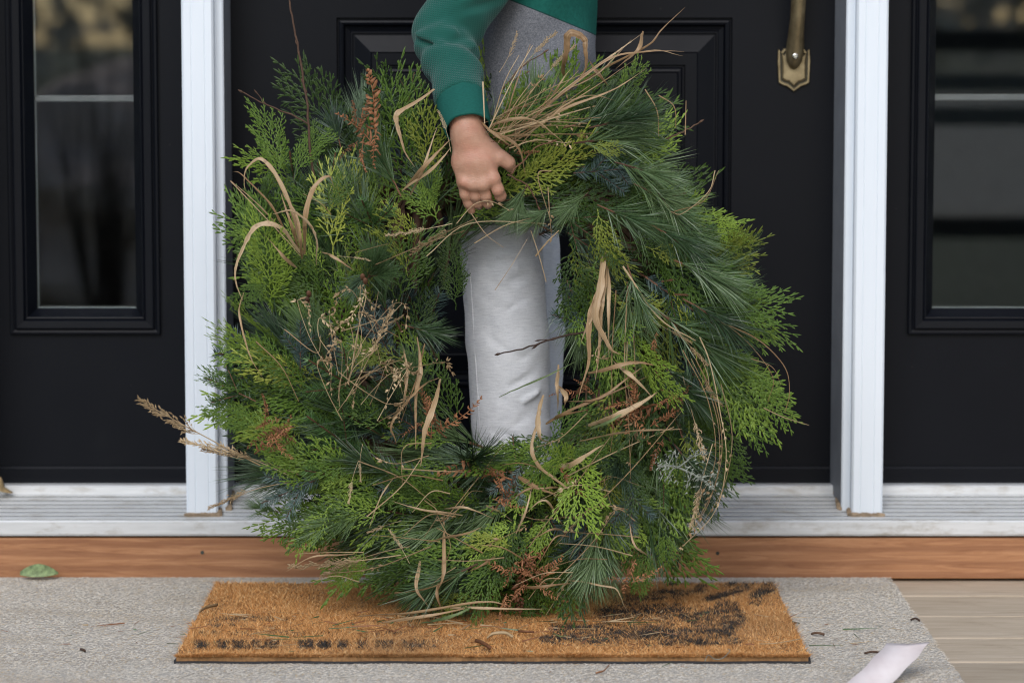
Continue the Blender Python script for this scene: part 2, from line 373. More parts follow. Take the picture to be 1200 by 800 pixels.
# handle: shield plate, grip, screw
yh = -.004
plate = [(911.5,57.5),(915,61),(918,57),(942,57),(945,61),(948.5,57.5),(949.3,72),(948,97),(944,99.5),(938,101.5),(930,107.5),(922,101.5),(916,99.5),(912,97),(910.8,72)]
def outline(pts, inset, y):
    cx = sum(p[0] for p in pts)/len(pts); cy = sum(p[1] for p in pts)/len(pts); R = []
    for x, z in pts:
        d = math.hypot(x-cx, z-cy); f = 1-inset/d; R.append(at(cx+(x-cx)*f, cy+(z-cy)*f, 0)); R[-1].y = y
    return R
h = MB(); lay = [(0,.0),(0,-.0045),(.8,-.006),(3.0,-.006)]
R = [outline(plate,i,y) for i,y in lay]; n=len(plate)
for a_i in range(len(R)-1):
    for i in range(n): j=(i+1)%n; h.face([R[a_i][i],R[a_i][j],R[a_i+1][j],R[a_i+1][i]])
hp = dbuild(h,'handle_plate',M['brass'])
h = MB(); R = [outline(plate,i,y) for i,y in ((3.0,-.006),(3.6,-.0035),(5.2,-.0035),(5.9,-.0055))]
for a_i in range(3):
    for i in range(n): j=(i+1)%n; h.face([R[a_i][i],R[a_i][j],R[a_i+1][j],R[a_i+1][i]], 0)
q = h.build('handle_groove', M['brass_patina'], hp)
h = MB(); R = [outline(plate,i,y) for i,y in ((5.9,-.0055),(8,-.007))]
for i in range(n): j=(i+1)%n; h.face([R[0][i],R[0][j],R[1][j],R[1][i]])
h.face(R[1][::-1]); h.build('handle_field', M['brass'], hp)
gp = [((930.5,81),.0015,-.006),((930.5,78),.007,-.009),((930.5,72),.0115,-.011),((930.8,64),.0132,-.013),((931,54),.0135,-.018),((931.2,40),.0118,-.028),((932,22),.0110,-.038),((932.5,0),.0112,-.044),((932.5,-40),.0125,-.047),((932,-80),.012,-.043),((931.5,-115),.010,-.03),((931,-135),.010,-.008)]
h = MB(); h.tube([Vector((XX(p[0],0,0), y, ZZ(p[1],0))) for p,r,y in gp], [r for p,r,y in gp], 14); hg = dbuild(h,'handle_grip',M['brass'],smooth=True)
sc_ = at(930,66,0); h = MB(); h.tube([(sc_.x,-.0258,sc_.z),(sc_.x,-.0285,sc_.z),(sc_.x,-.0292,sc_.z)],[.0042,.004,.0025],12); h.build('screw', M['steel'], hg, smooth=False)
# upper latch plate and deadbolt (above the picture)
for zz, hh in ((ZZ(-150,0),.07),(ZZ(-150,0)+.14,.06)):
    h = MB(); x = XX(931,0,0); h.box(x-.028,x+.028,-.008,0,zz-hh/2,zz+hh/2); dbuild(h,'latch_plate',M['brass'],bevel=.006)

def sidelight(xa, xb, fx0, fx1, label, mrow, muntins=(112.5,)):
    r = empty('sidelight_door', ((xa+xb)/2,0,ZD)); tag(r, label, 'sidelight')
    z0, z1 = ZZ(391.5,0), DT-.16
    b = MB()
    ins = .012
    for (p,q_,u,w) in ((xa,fx0+ins,ZD,DT),(fx1-ins,xb,ZD,DT),(fx0+ins,fx1-ins,ZD,z0+ins),(fx0+ins,fx1-ins,z1-ins,DT)):
        b.box(p,q_,0,.044,u,w)
    dbuild(b,'door_leaf',M['door'],r,r)
    b = MB(); b.rings(fx0,fx1,z0,z1,[(0,.004),(0,-.007),(.0015,-.0088),(.004,-.009),(.0075,-.0072),(.0085,-.0075),(.0095,-.0118),(.011,-.0125),(.021,-.0118),(.0225,-.0095),(.0235,-.008),(.025,-.009),(.0265,-.0085),(.0385,.012),(.0385,.03)],cap=False)
    dbuild(b,'glazing_frame',M['door'],r,r)
    i = .0385; gx0,gx1,gz0,gz1 = fx0+i,fx1-i,z0+i,z1-i
    b = MB(); b.box(gx0-.004,gx1+.004,.0145,.0175,gz0-.004,gz1+.004); pane = dbuild(b,'pane',M['glass'],r,r)
    b = MB(); b.box(gx0-.004,gx1+.004,.0345,.0375,gz0-.004,gz1+.004); dbuild(b,'pane',M['glass'],r,r)
    b = MB(); b.rings(gx0-.0012,gx1+.0012,gz0-.0012,gz1+.0012,[(-.003,.0185),(.0012,.0186),(.0014,.034),(-.003,.034)],cap=False); dbuild(b,'spacer',M['spacer'],r,r)
    for row in muntins:
        z = ZZ(row+3.2,.02); b = MB(); b.box(gx0,gx1,.0215,.0275,z-.0048,z+.0048); dbuild(b,'muntin',M['muntin'],r,r,bevel=.0015)
    for kk in (1,2,3):
        z = ZZ(mrow+3.2,.02)+kk*.42; b = MB(); b.box(gx0,gx1,.0215,.0275,z-.0048,z+.0048); dbuild(b,'muntin',M['muntin'],r,r,bevel=.0015)
    s = sweep(r,xa,xb); s.matrix_parent_inverse = Matrix.Translation(-r.location)
    return r
k0 = XX(252,.0); k1 = XX(998,.0)
sidelight(X0, XX(222,0), XX(11.5,0), XX(187.5,0), 'black sidelight door with tall glass pane left of the wreath', 115)
sidelight(XX(1032,0), X1, XX(1064.5,0), XX(1240.5,0), 'black sidelight door with tall glass pane right of the brass handle', 111, (111,))

# ------------------------------------------------------------------ rug and coir mat
def strip_sheet(outline_xy, z0, z1):
    n=len(outline_xy); V=[(x,y,z0) for x,y in outline_xy]+[(x,y,z1) for x,y in outline_xy]
    F=[tuple(range(n))[::-1], tuple(range(n,2*n))]+[(i,(i+1)%n,n+(i+1)%n,n+i) for i in range(n)]
    return V,F
ZR = .005
rx1b, rx1f = XX(1040,-.14,676), None
# right edge of the rug runs straight back; a slightly uneven line
ys = np.linspace(-.148,-2.2,90)
edge_x = XX(1041,-.135,676) + .0016*np.sin(ys*21)+.0012*np.sin(ys*53+1)
edge_x[0:2] -= .006
ol = [(-1.35,-.146)] + [(float(x),float(y)) for x,y in zip(edge_x,ys)] + [(-1.35,-2.2)]
V,F = strip_sheet(ol, 0.0, ZR)
rug = ob('porch_rug', mesh_from('porch_rug',V,F,M['rug'])); tag(rug, 'worn grey flecked outdoor rug lying on the deck under the coir mat', 'rug')
# loose felted fibres on its face
n = 170000
P = np.stack([rng.uniform(-1.0, XX(1041,-.135,676), n), -.149-.85*rng.random(n), np.full(n, ZR)],1)
ang = rng.normal(0,.45,n); L = rng.uniform(.002,.0055,n); wd_ = rng.uniform(.00022,.0005,n)
dx = np.stack([np.cos(ang)*L, np.sin(ang)*L, rng.uniform(.0,.0008,n)],1); nx = np.stack([-np.sin(ang)*wd_, np.cos(ang)*wd_, np.zeros(n)],1)
V = np.concatenate([P-nx+[0,0,.0003], P+nx+[0,0,.0008], P+dx+[0,0,.0004]],0); F = np.stack([np.arange(n),np.arange(n)+n,np.arange(n)+2*n],1)
me = np_mesh('fibre', V, F, M['fibre'])
stain = np.clip(np.sin(P[:,0]*9+np.sin(P[:,1]*14)*2)*np.sin(P[:,1]*17+P[:,0]*5)-.35,0,1)[:,None]
cols = np.array([[.54,.495,.425],[.47,.425,.36],[.61,.565,.495],[.46,.355,.225],[.36,.31,.25],[.52,.46,.38]]); ci = rng.choice(6,n,p=[.3,.2,.22,.1,.08,.1])
ca = me.attributes.new('tint','FLOAT_COLOR','POINT'); cc = np.ones((3*n,4),np.float32); cc[:,:3] = np.tile((cols[ci]*(1-stain*.6)+np.array([.33,.25,.16])*stain*.6)*rng.uniform(.8,1.15,(n,1)),(3,1)); ca.data.foreach_set('color', cc.ravel())
fo = ob('fibre', me, rug); tag(fo, kind='stuff')

# coir doormat
mb0, mb1 = at(256,682,-.165), at(901,678,-.15); mf0, mf1 = at(209,778,-.733), at(948,774,-.733)
mx0, mx1 = (mb0.x+mf0.x)/2, (mb1.x+mf1.x)/2; my0, my1 = -.765, -.243
mat = empty('coir_doormat', ((mx0+mx1)/2,(my0+my1)/2,ZR)); tag(mat,'brown coir doormat with worn black print under the wreath','doormat')
def mat_outline(inset, n=60):
    R=[]; W=mx1-mx0-2*inset; D=my1-my0-2*inset
    for i in range(n): R.append((mx0+inset+W*i/n, my0+inset+.0015*math.sin(i*.7)))
    for i in range(n): R.append((mx1-inset+.0015*math.sin(i*.5), my0+inset+D*i/n))
    for i in range(n): R.append((mx1-inset-W*i/n, my1-inset))
    for i in range(n): R.append((mx0+inset+.0015*math.sin(i*.6), my1-inset-D*i/n))
    return R
V,F = strip_sheet(mat_outline(0), ZR+.0005, ZR+.0032)
o = ob('rubber_backing', mesh_from('rubber_backing',V,F,M['rubber']), mat); o.matrix_parent_inverse = Matrix.Translation(-mat.location)
V,F = strip_sheet(mat_outline(.003), ZR+.0028, ZR+.0090)
o = ob('coir_bed', mesh_from('coir_bed',V,F,M['coir_base']), mat); o.matrix_parent_inverse = Matrix.Translation(-mat.location)
# tufted pile: every bristle a sliver of geometry, the print is dyed into the bristles
n = 150000
bx_ = rng.uniform(mx0+.002,mx1-.002,n); by_ = rng.uniform(my0+.002,my1-.002,n)
ne = 22000; bx_[:ne] = rng.uniform(mx0+.002,mx1-.002,ne); by_[:ne] = my0+rng.uniform(.0015,.010,ne)
bump_ = .0022*np.sin(bx_*31+by_*17)+.0018*np.sin(bx_*67-by_*41+2)
H = rng.uniform(.0028,.0062,n)+bump_*.45; lean = rng.normal(0,.95,(n,2))*H[:,None]
lean[:ne,1] -= .5*H[:ne]
wd_ = rng.uniform(.0004,.00085,n); an = rng.uniform(0,math.pi,n)
B = np.stack([bx_,by_,np.full(n,ZR+.0085)],1); nx = np.stack([np.cos(an)*wd_,np.sin(an)*wd_,np.zeros(n)],1); T = B+np.stack([lean[:,0],lean[:,1],H],1)
V = np.concatenate([B-nx,B+nx,T]); F = np.stack([np.arange(n),np.arange(n)+n,np.arange(n)+2*n],1)
me = np_mesh('pile', V, F, M['fibre'])
def vnoise(x,y,s,seed):
    r2 = np.random.default_rng(seed); G = r2.random((64,64)); u,v = x*s, y*s; i,j = np.floor(u).astype(int), np.floor(v).astype(int); fu,fv = u-i, v-j; fu=fu*fu*(3-2*fu); fv=fv*fv*(3-2*fv)
    g = lambda a,b: G[a%64,b%64]
    return (g(i,j)*(1-fu)+g(i+1,j)*fu)*(1-fv)+(g(i,j+1)*(1-fu)+g(i+1,j+1)*fu)*fv
# printed marks in photograph rows/columns mapped on to the mat
q = T - np.array([0,CY,HC]); w_ = q[:,1]*cp - q[:,2]*sp; pu = 600+FPX*q[:,0]/w_; pv = 400-FPX*(q[:,1]*sp+q[:,2]*cp)/w_
wear = vnoise(bx_,by_,90,3)*.5 + vnoise(bx_,by_,28,4)*.5
ink = np.zeros(n)
def blob(x0,x1,y0,y1,d=1.0,soft=3.0):
    global ink
    fx = np.clip(np.minimum(pu-x0,x1-pu)/soft+.5,0,1); fy = np.clip(np.minimum(pv-y0,y1-pv)/(soft*.5)+.5,0,1)
    ink = np.maximum(ink, fx*fy*d)
for x0,x1,d in ((228,244,1),(253,267,1),(272,288,.95),(291,327,1),(350,368,.9),(372,388,.85),(395,407,.8),(419,430,.7),(440,462,.8),(470,500,.85),(504,512,.5)): blob(x0,x1,747,757,d)
for x0,x1,d in ((232,243,.8),(246,258,.6),(270,300,.35),(310,360,.35),(365,400,.3),(432,470,.35)): blob(x0,x1,736,741.5,d)
for x0,x1,d in ((244,262,.6),(268,276,.5),(283,291,.35)): blob(x0,x1,728,732,d)
for x0,x1,d in ((247,290,.6),(292,308,.55),(310,319,.75),(328,338,.45),(345,352,.3)): blob(x0,x1,719.5,725.5,d)
def line(pts, wpx, d=1.0):
    global ink
    for (x0,y0),(x1,y1) in zip(pts[:-1],pts[1:]):
        ax,ay = x1-x0,(y1-y0)*2.2; tt = np.clip(((pu-x0)*ax+(pv-y0)*2.2*ay)/(ax*ax+ay*ay),0,1)
        dd = np.hypot(pu-x0-tt*ax,(pv-y0)*2.2-tt*ay); ink = np.maximum(ink, np.clip((wpx-dd)/3+.5,0,1)*d)
blob(645,862,729,752,.75,8); blob(700,855,708,738,.78,14); blob(720,800,692,712,.6,12); blob(760,800,688,704,.7,10)
line([(640,746),(760,750),(862,749)],9,.9); line([(846,740),(858,722),(852,708)],16,.8)
line([(832,699),(855,692),(874,686),(880,679)],7,.95); line([(785,681),(800,679),(815,678)],5,.9); line([(820,686),(829,681)],6,.95)
line([(886,704),(887,695),(900,688),(905,683),(897,680)],9,.97); line([(852,684),(862,679)],5,.9); line([(770,705),(800,692),(824,690)],5,.6)
isink = (ink*(1.3-1.0*np.clip(wear*1.5-.25,0,1)) > rng.uniform(.10,.92,n))
cols = np.array([[.58,.29,.105],[.66,.37,.145],[.48,.22,.07],[.74,.48,.23],[.38,.18,.065]]); ci = rng.choice(5,n,p=[.34,.24,.22,.12,.08])
col = cols[ci]*rng.uniform(.88,1.28,(n,1))
dirt = np.clip(vnoise(bx_,by_,7,8)*1.6-.75,0,1)[:,None]; col = col*(1-dirt*.45)+np.array([.19,.13,.08])*dirt*.45
col[isink] = np.array([.040,.036,.032])*rng.uniform(.6,2.2,(isink.sum(),1))
ca = me.attributes.new('tint','FLOAT_COLOR','POINT'); cc = np.ones((3*n,4),np.float32); cc[:,:3] = np.tile(col,(3,1)); ca.data.foreach_set('color', cc.ravel())
o = ob('pile', me, mat); o.matrix_parent_inverse = Matrix.Translation(-mat.location); tag(o, kind='stuff')

# ------------------------------------------------------------------ person (body, clothes) from blended round limbs
def surface_nets(fn, lo, hi, h):
    lo = np.array(lo); N = np.ceil((np.array(hi)-lo)/h).astype(int)+1
    ax = [lo[i]+h*np.arange(N[i]) for i in range(3)]
    Gx,Gy,Gz = np.meshgrid(*ax, indexing='ij'); D = fn(Gx,Gy,Gz).astype(np.float32)
    S = D < 0; sh = tuple(N-1); cnt = np.zeros(sh); acc = np.zeros(sh+(3,))
    def corner(A,o): return A[o[0]:o[0]+sh[0],o[1]:o[1]+sh[1],o[2]:o[2]+sh[2]]
    for axis in range(3):
        for a in (0,1):
            for b in (0,1):
                o0=[0,0,0]; others=[i for i in range(3) if i!=axis]; o0[others[0]]=a; o0[others[1]]=b; o1=list(o0); o1[axis]=1
                d0,d1 = corner(D,o0),corner(D,o1); cr = (d0<0)!=(d1<0); tt = np.where(cr, d0/np.where(cr,d0-d1,1), 0)
                cnt += cr
                for i in range(3): acc[...,i] += np.where(cr, (tt if i==axis else o0[i]), 0)
    act = cnt>0; idx = -np.ones(sh,int); idx[act] = np.arange(act.sum())
    I = np.argwhere(act); V = lo + h*(I + acc[act]/cnt[act][:,None])
    Q = []
    for axis in range(3):
        u,v = [(1,2),(2,0),(0,1)][axis]
        sl0=[slice(None)]*3; sl1=[slice(None)]*3; sl0[axis]=slice(0,-1); sl1[axis]=slice(1,None)
        s0,s1 = S[tuple(sl0)],S[tuple(sl1)]; E = np.argwhere(s0!=s1); fl = s0[tuple(E.T)]
        ok = (E[:,u]>0)&(E[:,v]>0)&(E[:,u]<sh[u])&(E[:,v]<sh[v]); E,fl = E[ok],fl[ok]
        def cell(du,dv): e=E.copy(); e[:,u]-=du; e[:,v]-=dv; return idx[tuple(e.T)]
        q4 = np.stack([cell(1,1),cell(0,1),cell(0,0),cell(1,0)],1); q4[~fl] = q4[~fl][:,::-1]; Q.append(q4)
    Q = np.concatenate(Q); Q = Q[(Q>=0).all(1)]
    return V, Q
def cone(x,y,z,a,b,ra,rb):
    ax,ay,az = a; d = Vector(b)-Vector(a); L2 = d.length_squared
    tt = np.clip(((x-ax)*d.x+(y-ay)*d.y+(z-az)*d.z)/max(L2,1e-9),0,1)
    return np.sqrt((x-ax-tt*d.x)**2+(y-ay-tt*d.y)**2+(z-az-tt*d.z)**2) - (ra+(rb-ra)*tt)
def ell(x,y,z,c,r):
    k0_ = np.sqrt(((x-c[0])/r[0])**2+((y-c[1])/r[1])**2+((z-c[2])/r[2])**2); return (k0_-1)*min(r)
def smin(a,b,k):
    h_ = np.clip(.5+.5*(b-a)/k,0,1); return b*(1-h_)+a*h_ - k*h_*(1-h_)

def chain(pts, k):
    """pts: list of polylines [((x,y,z), r), ...] blended together"""
    def f(x,y,z):
        d = None
        for pl in pts:
            for (a,ra),(b,rb) in zip(pl[:-1],pl[1:]):
                e = cone(x,y,z,a,b,ra,rb); d = e if d is None else smin(d,e,k)
        return d
    return f
YT = -.25; XT = .032                         # torso centre
shR = Vector((.028,-.375,.985)); elR = at(522,38,-.405); wrR = at(546,140,-.53)
shL = Vector((.028,-.125,.985)); elL = Vector((-.035,-.085,.785)); wrL = Vector((-.03,-.070,.62))
YH = -.548
# the holding hand: metacarpals, fingers curling over the wreath, thumb
def A(px,py,dy): return at(px,py,YH+dy)
wrist = A(548,157,.012)
hand_f = [
  [(wrR.lerp(elR,.6),.026),(wrR,.0218),(A(547,153,.010),.0190),(A(548,160,.009),.0178)],
  [(A(542,162,.012),.0135),(A(540,190,.010),.0108),(A(542.5,214,.007),.0082)],
  [(A(547,162,.009),.0145),(A(550,190,.004),.0112),(A(554,216.5,.002),.0084)],
  [(A(552,162,.009),.0145),(A(559.5,190,.003),.0112),(A(566,216.5,.001),.0086)],
  [(A(557,162,.010),.0140),(A(569,188,.004),.0108),(A(578.5,210,.003),.0090)],
]
fing = [
  [(A(542.5,214,.007),.0078),(A(545,228,.011),.0066),(A(549,238,.018),.0062),(A(552.5,246.5,.026),.0054)],
  [(A(554,216.5,.002),.0080),(A(556.8,229.5,.009),.0069),(A(559.5,238,.020),.0065),(A(561,241,.036),.0058)],
  [(A(566,216.5,.001),.0082),(A(569.2,229.5,.008),.0071),(A(571.5,237.5,.019),.0067),(A(572,240,.036),.0060)],
  [(A(578.5,210,.003),.0086),(A(583.5,222.5,.004),.0077),(A(586.5,229.5,.012),.0073),(A(585,231,.032),.0064)],
]
thumb = [(A(560,166,.014),.0145),(A(574,176,.012),.0118),(A(587,184.5,.008),.0088),(A(595.5,190.5,.010),.0082),(A(598.5,196.5,.018),.0070)]
def hand_sdf(x,y,z):
    d = chain(hand_f,.010)(x,y,z)
    fd = None
    for i,fg in enumerate(fing):
        e = chain([fg],.004)(x,y,z); fd = e if fd is None else np.minimum(fd, e)
    d = smin(d, fd, .0026); d = smin(d, chain([thumb],.006)(x,y,z), .009)
    for kp in ((542.5,213.5),(554,216),(566,216),(578.5,209.5)):          # knuckles
        c = A(kp[0],kp[1],-.003); d = smin(d, ell(x,y,z,c,(.0036,.0034,.0036)), .010)
    return d
pr_ = [wrR.lerp(elR,.5)]+[p for l in fing+[thumb] for p,r in l]
lo = [min(p[i] for p in pr_)-.03 for i in range(3)]; hi = [max(p[i] for p in pr_)+.035 for i in range(3)]
lo[0] -= .01
Vh,Qh = surface_nets(hand_sdf, lo, hi, .0011)
# rest of the body, mostly under clothes
head_c = Vector((.05,-.25,1.145))
ankR, ankL = Vector((.0,-.30,.075)), Vector((.012,-.17,.075))
body_l = [
  [((XT-.03,YT,.64),.055),((XT,YT,.75),.070),((XT,YT,.90),.088)],
  [((XT-.005,YT-.07,.945),.045),((XT-.005,YT+.07,.945),.045)],
  [((XT,YT,.93),.05),((.035,YT,1.06),.036),((.045,YT,1.09),.036)],
  [(shR,.038),(elR,.030),(wrR.lerp(elR,.35),.0245)], [(shL,.038),(elL,.030),(wrL,.021)],
  [((XT-.045,-.29,.58),.035),((-.004,-.31,.34),.034),(ankR,.03)], [((XT-.03,-.20,.58),.035),((.014,-.175,.34),.034),(ankL,.03)],
  [(wrL,.02),(wrL+Vector((.012,0,-.05)),.019),(wrL+Vector((.02,0,-.075)),.014)],
]
def body_sdf(x,y,z):
    d = chain(body_l,.03)(x,y,z)
    hd = smin(ell(x,y,z,head_c,(.085,.070,.100)), ell(x,y,z,head_c+Vector((.03,0,-.05)),(.055,.05,.055)), .03)
    hd = smin(hd, cone(x,y,z,head_c+Vector((.078,0,.005)),head_c+Vector((.097,0,-.022)),.008,.011), .012)
    for s in (-1,1):
        hd = np.minimum(hd, ell(x,y,z,head_c+Vector((-.005,s*.072,-.012)),(.018,.008,.026)))
        hd = np.maximum(hd, -ell(x,y,z,head_c+Vector((.088,s*.030,.004)),(.012,.013,.009)))
        hd = smin(hd, ell(x,y,z,head_c+Vector((.070,s*.030,.002)),(.011,.012,.012)), .004)
    hd = smin(hd, cone(x,y,z,head_c+Vector((.078,-.016,-.053)),head_c+Vector((.078,.016,-.053)),.006,.006), .008)
    d = smin(d, hd, .02)
    b = wrL+Vector((.012,0,-.05))
    for i,(dx_,l) in enumerate(((-.022,.04),(-.008,.048),(.006,.047),(.02,.038))):
        e = chain([[(b+Vector((dx_*.8,.0,-.02)),.0085),(b+Vector((dx_+.006,-.004,-.02-l*.5)),.0078),(b+Vector((dx_+.012,-.016,-.02-l)),.0068)]],.004)(x,y,z); d = np.minimum(d,e)
    e = chain([[(b+Vector((.015,0,.02)),.011),(b+Vector((.038,-.006,-.005)),.0088),(b+Vector((.046,-.012,-.028)),.0075)]],.005)(x,y,z)
    return smin(d,e,.008)
Vb,Qb = surface_nets(body_sdf, (-.16,-.46,.03), (.19,-.03,1.27), .0055)
V = np.concatenate([Vh,Vb]); Q = np.concatenate([Qh,Qb+len(Vh)])
t = NT('skin'); f = t.noise(t.coord(), 95, 4); f2 = t.noise(t.coord(), 420, 3)
t.pi(Base_Color=t.mix(t.ramp(t.noise(t.coord(),40,3),[(.45,(0,0,0)),(.75,(.6,.6,.6))]), t.ramp(f,[(.3,(.40,.215,.140)),(.7,(.47,.265,.180))]), (.44,.175,.115)), Roughness=.5, Subsurface_Weight=.12, Subsurface_Radius=(.006,.0025,.0015), Subsurface_Scale=1.0)
cr = t.noise(t.coord((1,1,4.5)),170,3,.6); t.bump(t.math('ADD',t.math('ADD',f2,f),t.math('MULTIPLY',cr,1.3)),.30,.0012); M['skin']=t.m
person = empty('person', (.02,-.25,ZR)); tag(person,'child in green and grey sweatshirt and pale grey trousers holding the wreath','person')
def pbuild(name, V, Q, mat, parent=person, smooth_it=0):
    me = np_mesh(name, V, Q, mat, True); o = ob(name, me, parent)
    if parent is person: o.matrix_parent_inverse = Matrix.Translation(-person.location)
    if smooth_it:
        md = o.modifiers.new('smooth','SMOOTH'); md.factor=.5; md.iterations=smooth_it
    return o
pbuild('body', V, Q, M['skin'], smooth_it=2)
# fabrics
def knit(name, col, colb, cell=.0029, rot=.2, strength=.9, amt=.6):
    t = NT(name); v = t.coord(rot=(0,rot,0)); sx = t.n('SeparateXYZ'); t.t.links.new(v, sx.inputs[0])
    f = 2*math.pi/cell
    sx_ = t.math('SINE', t.math('MULTIPLY', sx.outputs[0], f)); sz_ = t.math('SINE', t.math('MULTIPLY', sx.outputs[2], f))
    g = t.math('MAXIMUM', sx_, sz_); nz = t.noise(t.coord(), 25, 4)
    k_ = t.math('MULTIPLY_ADD', g, .25, .5)
    t.pi(Base_Color=t.mix(t.math('MULTIPLY_ADD', nz, .35, t.math('MULTIPLY', k_, amt)), colb, col), Roughness=.9); t.p.inputs['Specular IOR Level'].default_value=.2; t.p.inputs['Sheen Weight'].default_value=.15
    t.bump(g, strength, .0008); M[name]=t.m
G1, G0 = (.013,.118,.090), (.006,.066,.052)
knit('waffle_green', G1, G0, .0030, -.12, .7, .45)
t = NT('cuff_green'); f = t.noise(t.coord((60,60,500)),4,3); t.pi(Base_Color=t.ramp(f,[(.3,(.008,.076,.062)),(.7,(.012,.105,.083))]), Roughness=.9); t.p.inputs['Specular IOR Level'].default_value=.2; t.bump(f,.3,.0008); M['cuff']=t.m
def wr(x,y,z,s,seed):
    return np.sin(x*s+seed)*np.sin(y*s*1.3+seed*2+1.7)*np.sin(z*s*.9+seed*3+.5)
# torso of the sweatshirt: grey below, green above a curved seam
def torso_sdf(x,y,z):
    # box-like rounded column
    low = np.clip((.80-z)/.25,0,1); low = low*low*(3-2*low)
    hw = .090 - .012*np.clip((z-.8)/.15,0,1) - .003*low; hd = .122 + .018*low; xc = XT - .034*low
    q_ = np.sqrt(((x-xc)/hw)**2+((y-YT)/hd)**2) ; d = (q_-1)*.092
    d = smin(d, d*0+1, .001)
    d = np.maximum(d, np.maximum(.540-z, z-.955))
    d = smin(d, cone(x,y,z,(XT,YT-.085,.945),(XT,YT+.085,.945),.055,.055), .03)
    d = d + .0035*np.sin(z*70 + 25*(x-XT) + 6*np.sin(z*11))*np.clip((.70-z)/.15,0,1)*.8 + .0025*np.sin((z*55 - x*48)+2*np.sin(y*22)) + .002*wr(x,y,z,33,1)
    return np.abs(d)-.0022 if False else d
Vt,Qt = surface_nets(torso_sdf, (-.11,-.42,.50),(.17,-.08,1.02), .004)
t = NT('sweatshirt_panels'); v = t.coord(); sx = t.n('SeparateXYZ'); t.t.links.new(v, sx.inputs[0])
pa, pb, pc = at(612,9,-.34), at(706,47,-.30), at(655,20,-.36)
# seam height as a function of x (metres): falls toward the front of the child
sl = (pb.z-pa.z)/(pb.x-pa.x); 
seam = t.math('ADD', t.math('MULTIPLY', t.math('SUBTRACT', sx.outputs[0], pa.x), sl), pa.z+.0035)
fine = t.noise(t.coord((1,1,1)), 520, 2); hea = t.noise(t.coord((260,260,700)),1.0,3); 
gcol = t.ramp(t.math('MULTIPLY_ADD', fine, .6, t.math('MULTIPLY',hea,.4)), [(.3,(.085,.089,.102)),(.5,(.150,.156,.174)),(.72,(.245,.252,.272))])
grn = t.ramp(t.noise(t.coord(),180,3),[(.3,(.008,.078,.063)),(.7,(.012,.105,.083))])
edge = t.math('SUBTRACT', sx.outputs[2], seam)
selg = t.math('GREATER_THAN', edge, 0)
seamd = t.math('LESS_THAN', t.math('ABSOLUTE', edge), .0009)
colr = t.mix(seamd, t.mix(selg, gcol, grn), (.012,.05,.045))
t.pi(Base_Color=colr, Roughness=.95); t.p.inputs['Specular IOR Level'].default_value=.15; t.bump(fine,.35,.0008); M['torso']=t.m
shirt = pbuild('sweatshirt', Vt, Qt, M['torso'], smooth_it=2)
def fold(tt, ph, amp, sharp): return amp*np.sin(tt+ph)
def sleeve_sdf(sh_,el_,wr_,near):
    fe = wr_.lerp(el_,.20)
    ax_ = (el_-fe).normalized()
    def f(x,y,z):
        up = cone(x,y,z,sh_,el_,.056,.0425); fo_ = cone(x,y,z,el_+(el_-sh_).normalized()*.004,fe,.0420,.0325)
        d = smin(up,fo_,.012)
        s = (x-fe.x)*ax_.x+(y-fe.y)*ax_.y+(z-fe.z)*ax_.z      # along the forearm from the cuff
        d = d - .0018*np.exp(-((s-.006)/.010)**2)               # fabric blouses over the cuff
        ph = (x-fe.x)*40
        d = d + .0030*np.sin(s*115+ph+2.2*np.sin(z*30+y*25))*np.clip((s-.02)/.03,0,1)*np.clip((.15-s)/.03,0,1) + .0016*wr(x,y,z,60,2) + .002*wr(x,y,z,28,5)
        if near:
            # pressed crease from the point of the elbow forwards, and the fold inside the elbow
            for (c0,c1,w0,dep) in ((at(478,36,-.43),at(516,50,-.47),.0045,-.0045),(at(500,30,-.42),at(545,40,-.46),.005,.004),(at(545,20,-.44),at(515,30,-.45),.006,-.003),(at(555,55,-.45),at(528,62,-.48),.004,-.004),(at(560,80,-.47),at(525,88,-.50),.0045,-.003),(at(500,72,-.45),at(528,84,-.49),.004,.0035),(at(480,43,-.43),at(519,57,-.47),.0040,.0100),(at(560,40,-.44),at(530,48,-.47),.005,.007),(at(563,62,-.45),at(538,70,-.48),.005,.0045),(at(590,0,-.42),at(545,12,-.45),.006,.006),(at(565,95,-.48),at(540,100,-.51),.004,.0035),(at(505,92,-.46),at(530,100,-.51),.004,.003)):
                e = cone(x,y,z,c0,c1,0,0); d = d + dep*np.exp(-(e/w0)**2)
        return np.maximum(d, -s)
    return f
lo = [min(shR[i],elR[i],wrR[i])-.075 for i in range(3)]; hi=[max(shR[i],elR[i],wrR[i])+.075 for i in range(3)]
Vs,Qs = surface_nets(sleeve_sdf(shR,elR,wrR,True), lo, hi, .0024); pbuild('sleeve',Vs,Qs,M['waffle_green'],shirt,1)
lo = [min(shL[i],elL[i],wrL[i])-.075 for i in range(3)]; hi=[max(shL[i],elL[i],wrL[i])+.075 for i in range(3)]
Vs,Qs = surface_nets(sleeve_sdf(shL,elL,wrL,False), lo, hi, .004); pbuild('sleeve',Vs,Qs,M['waffle_green'],shirt,1)
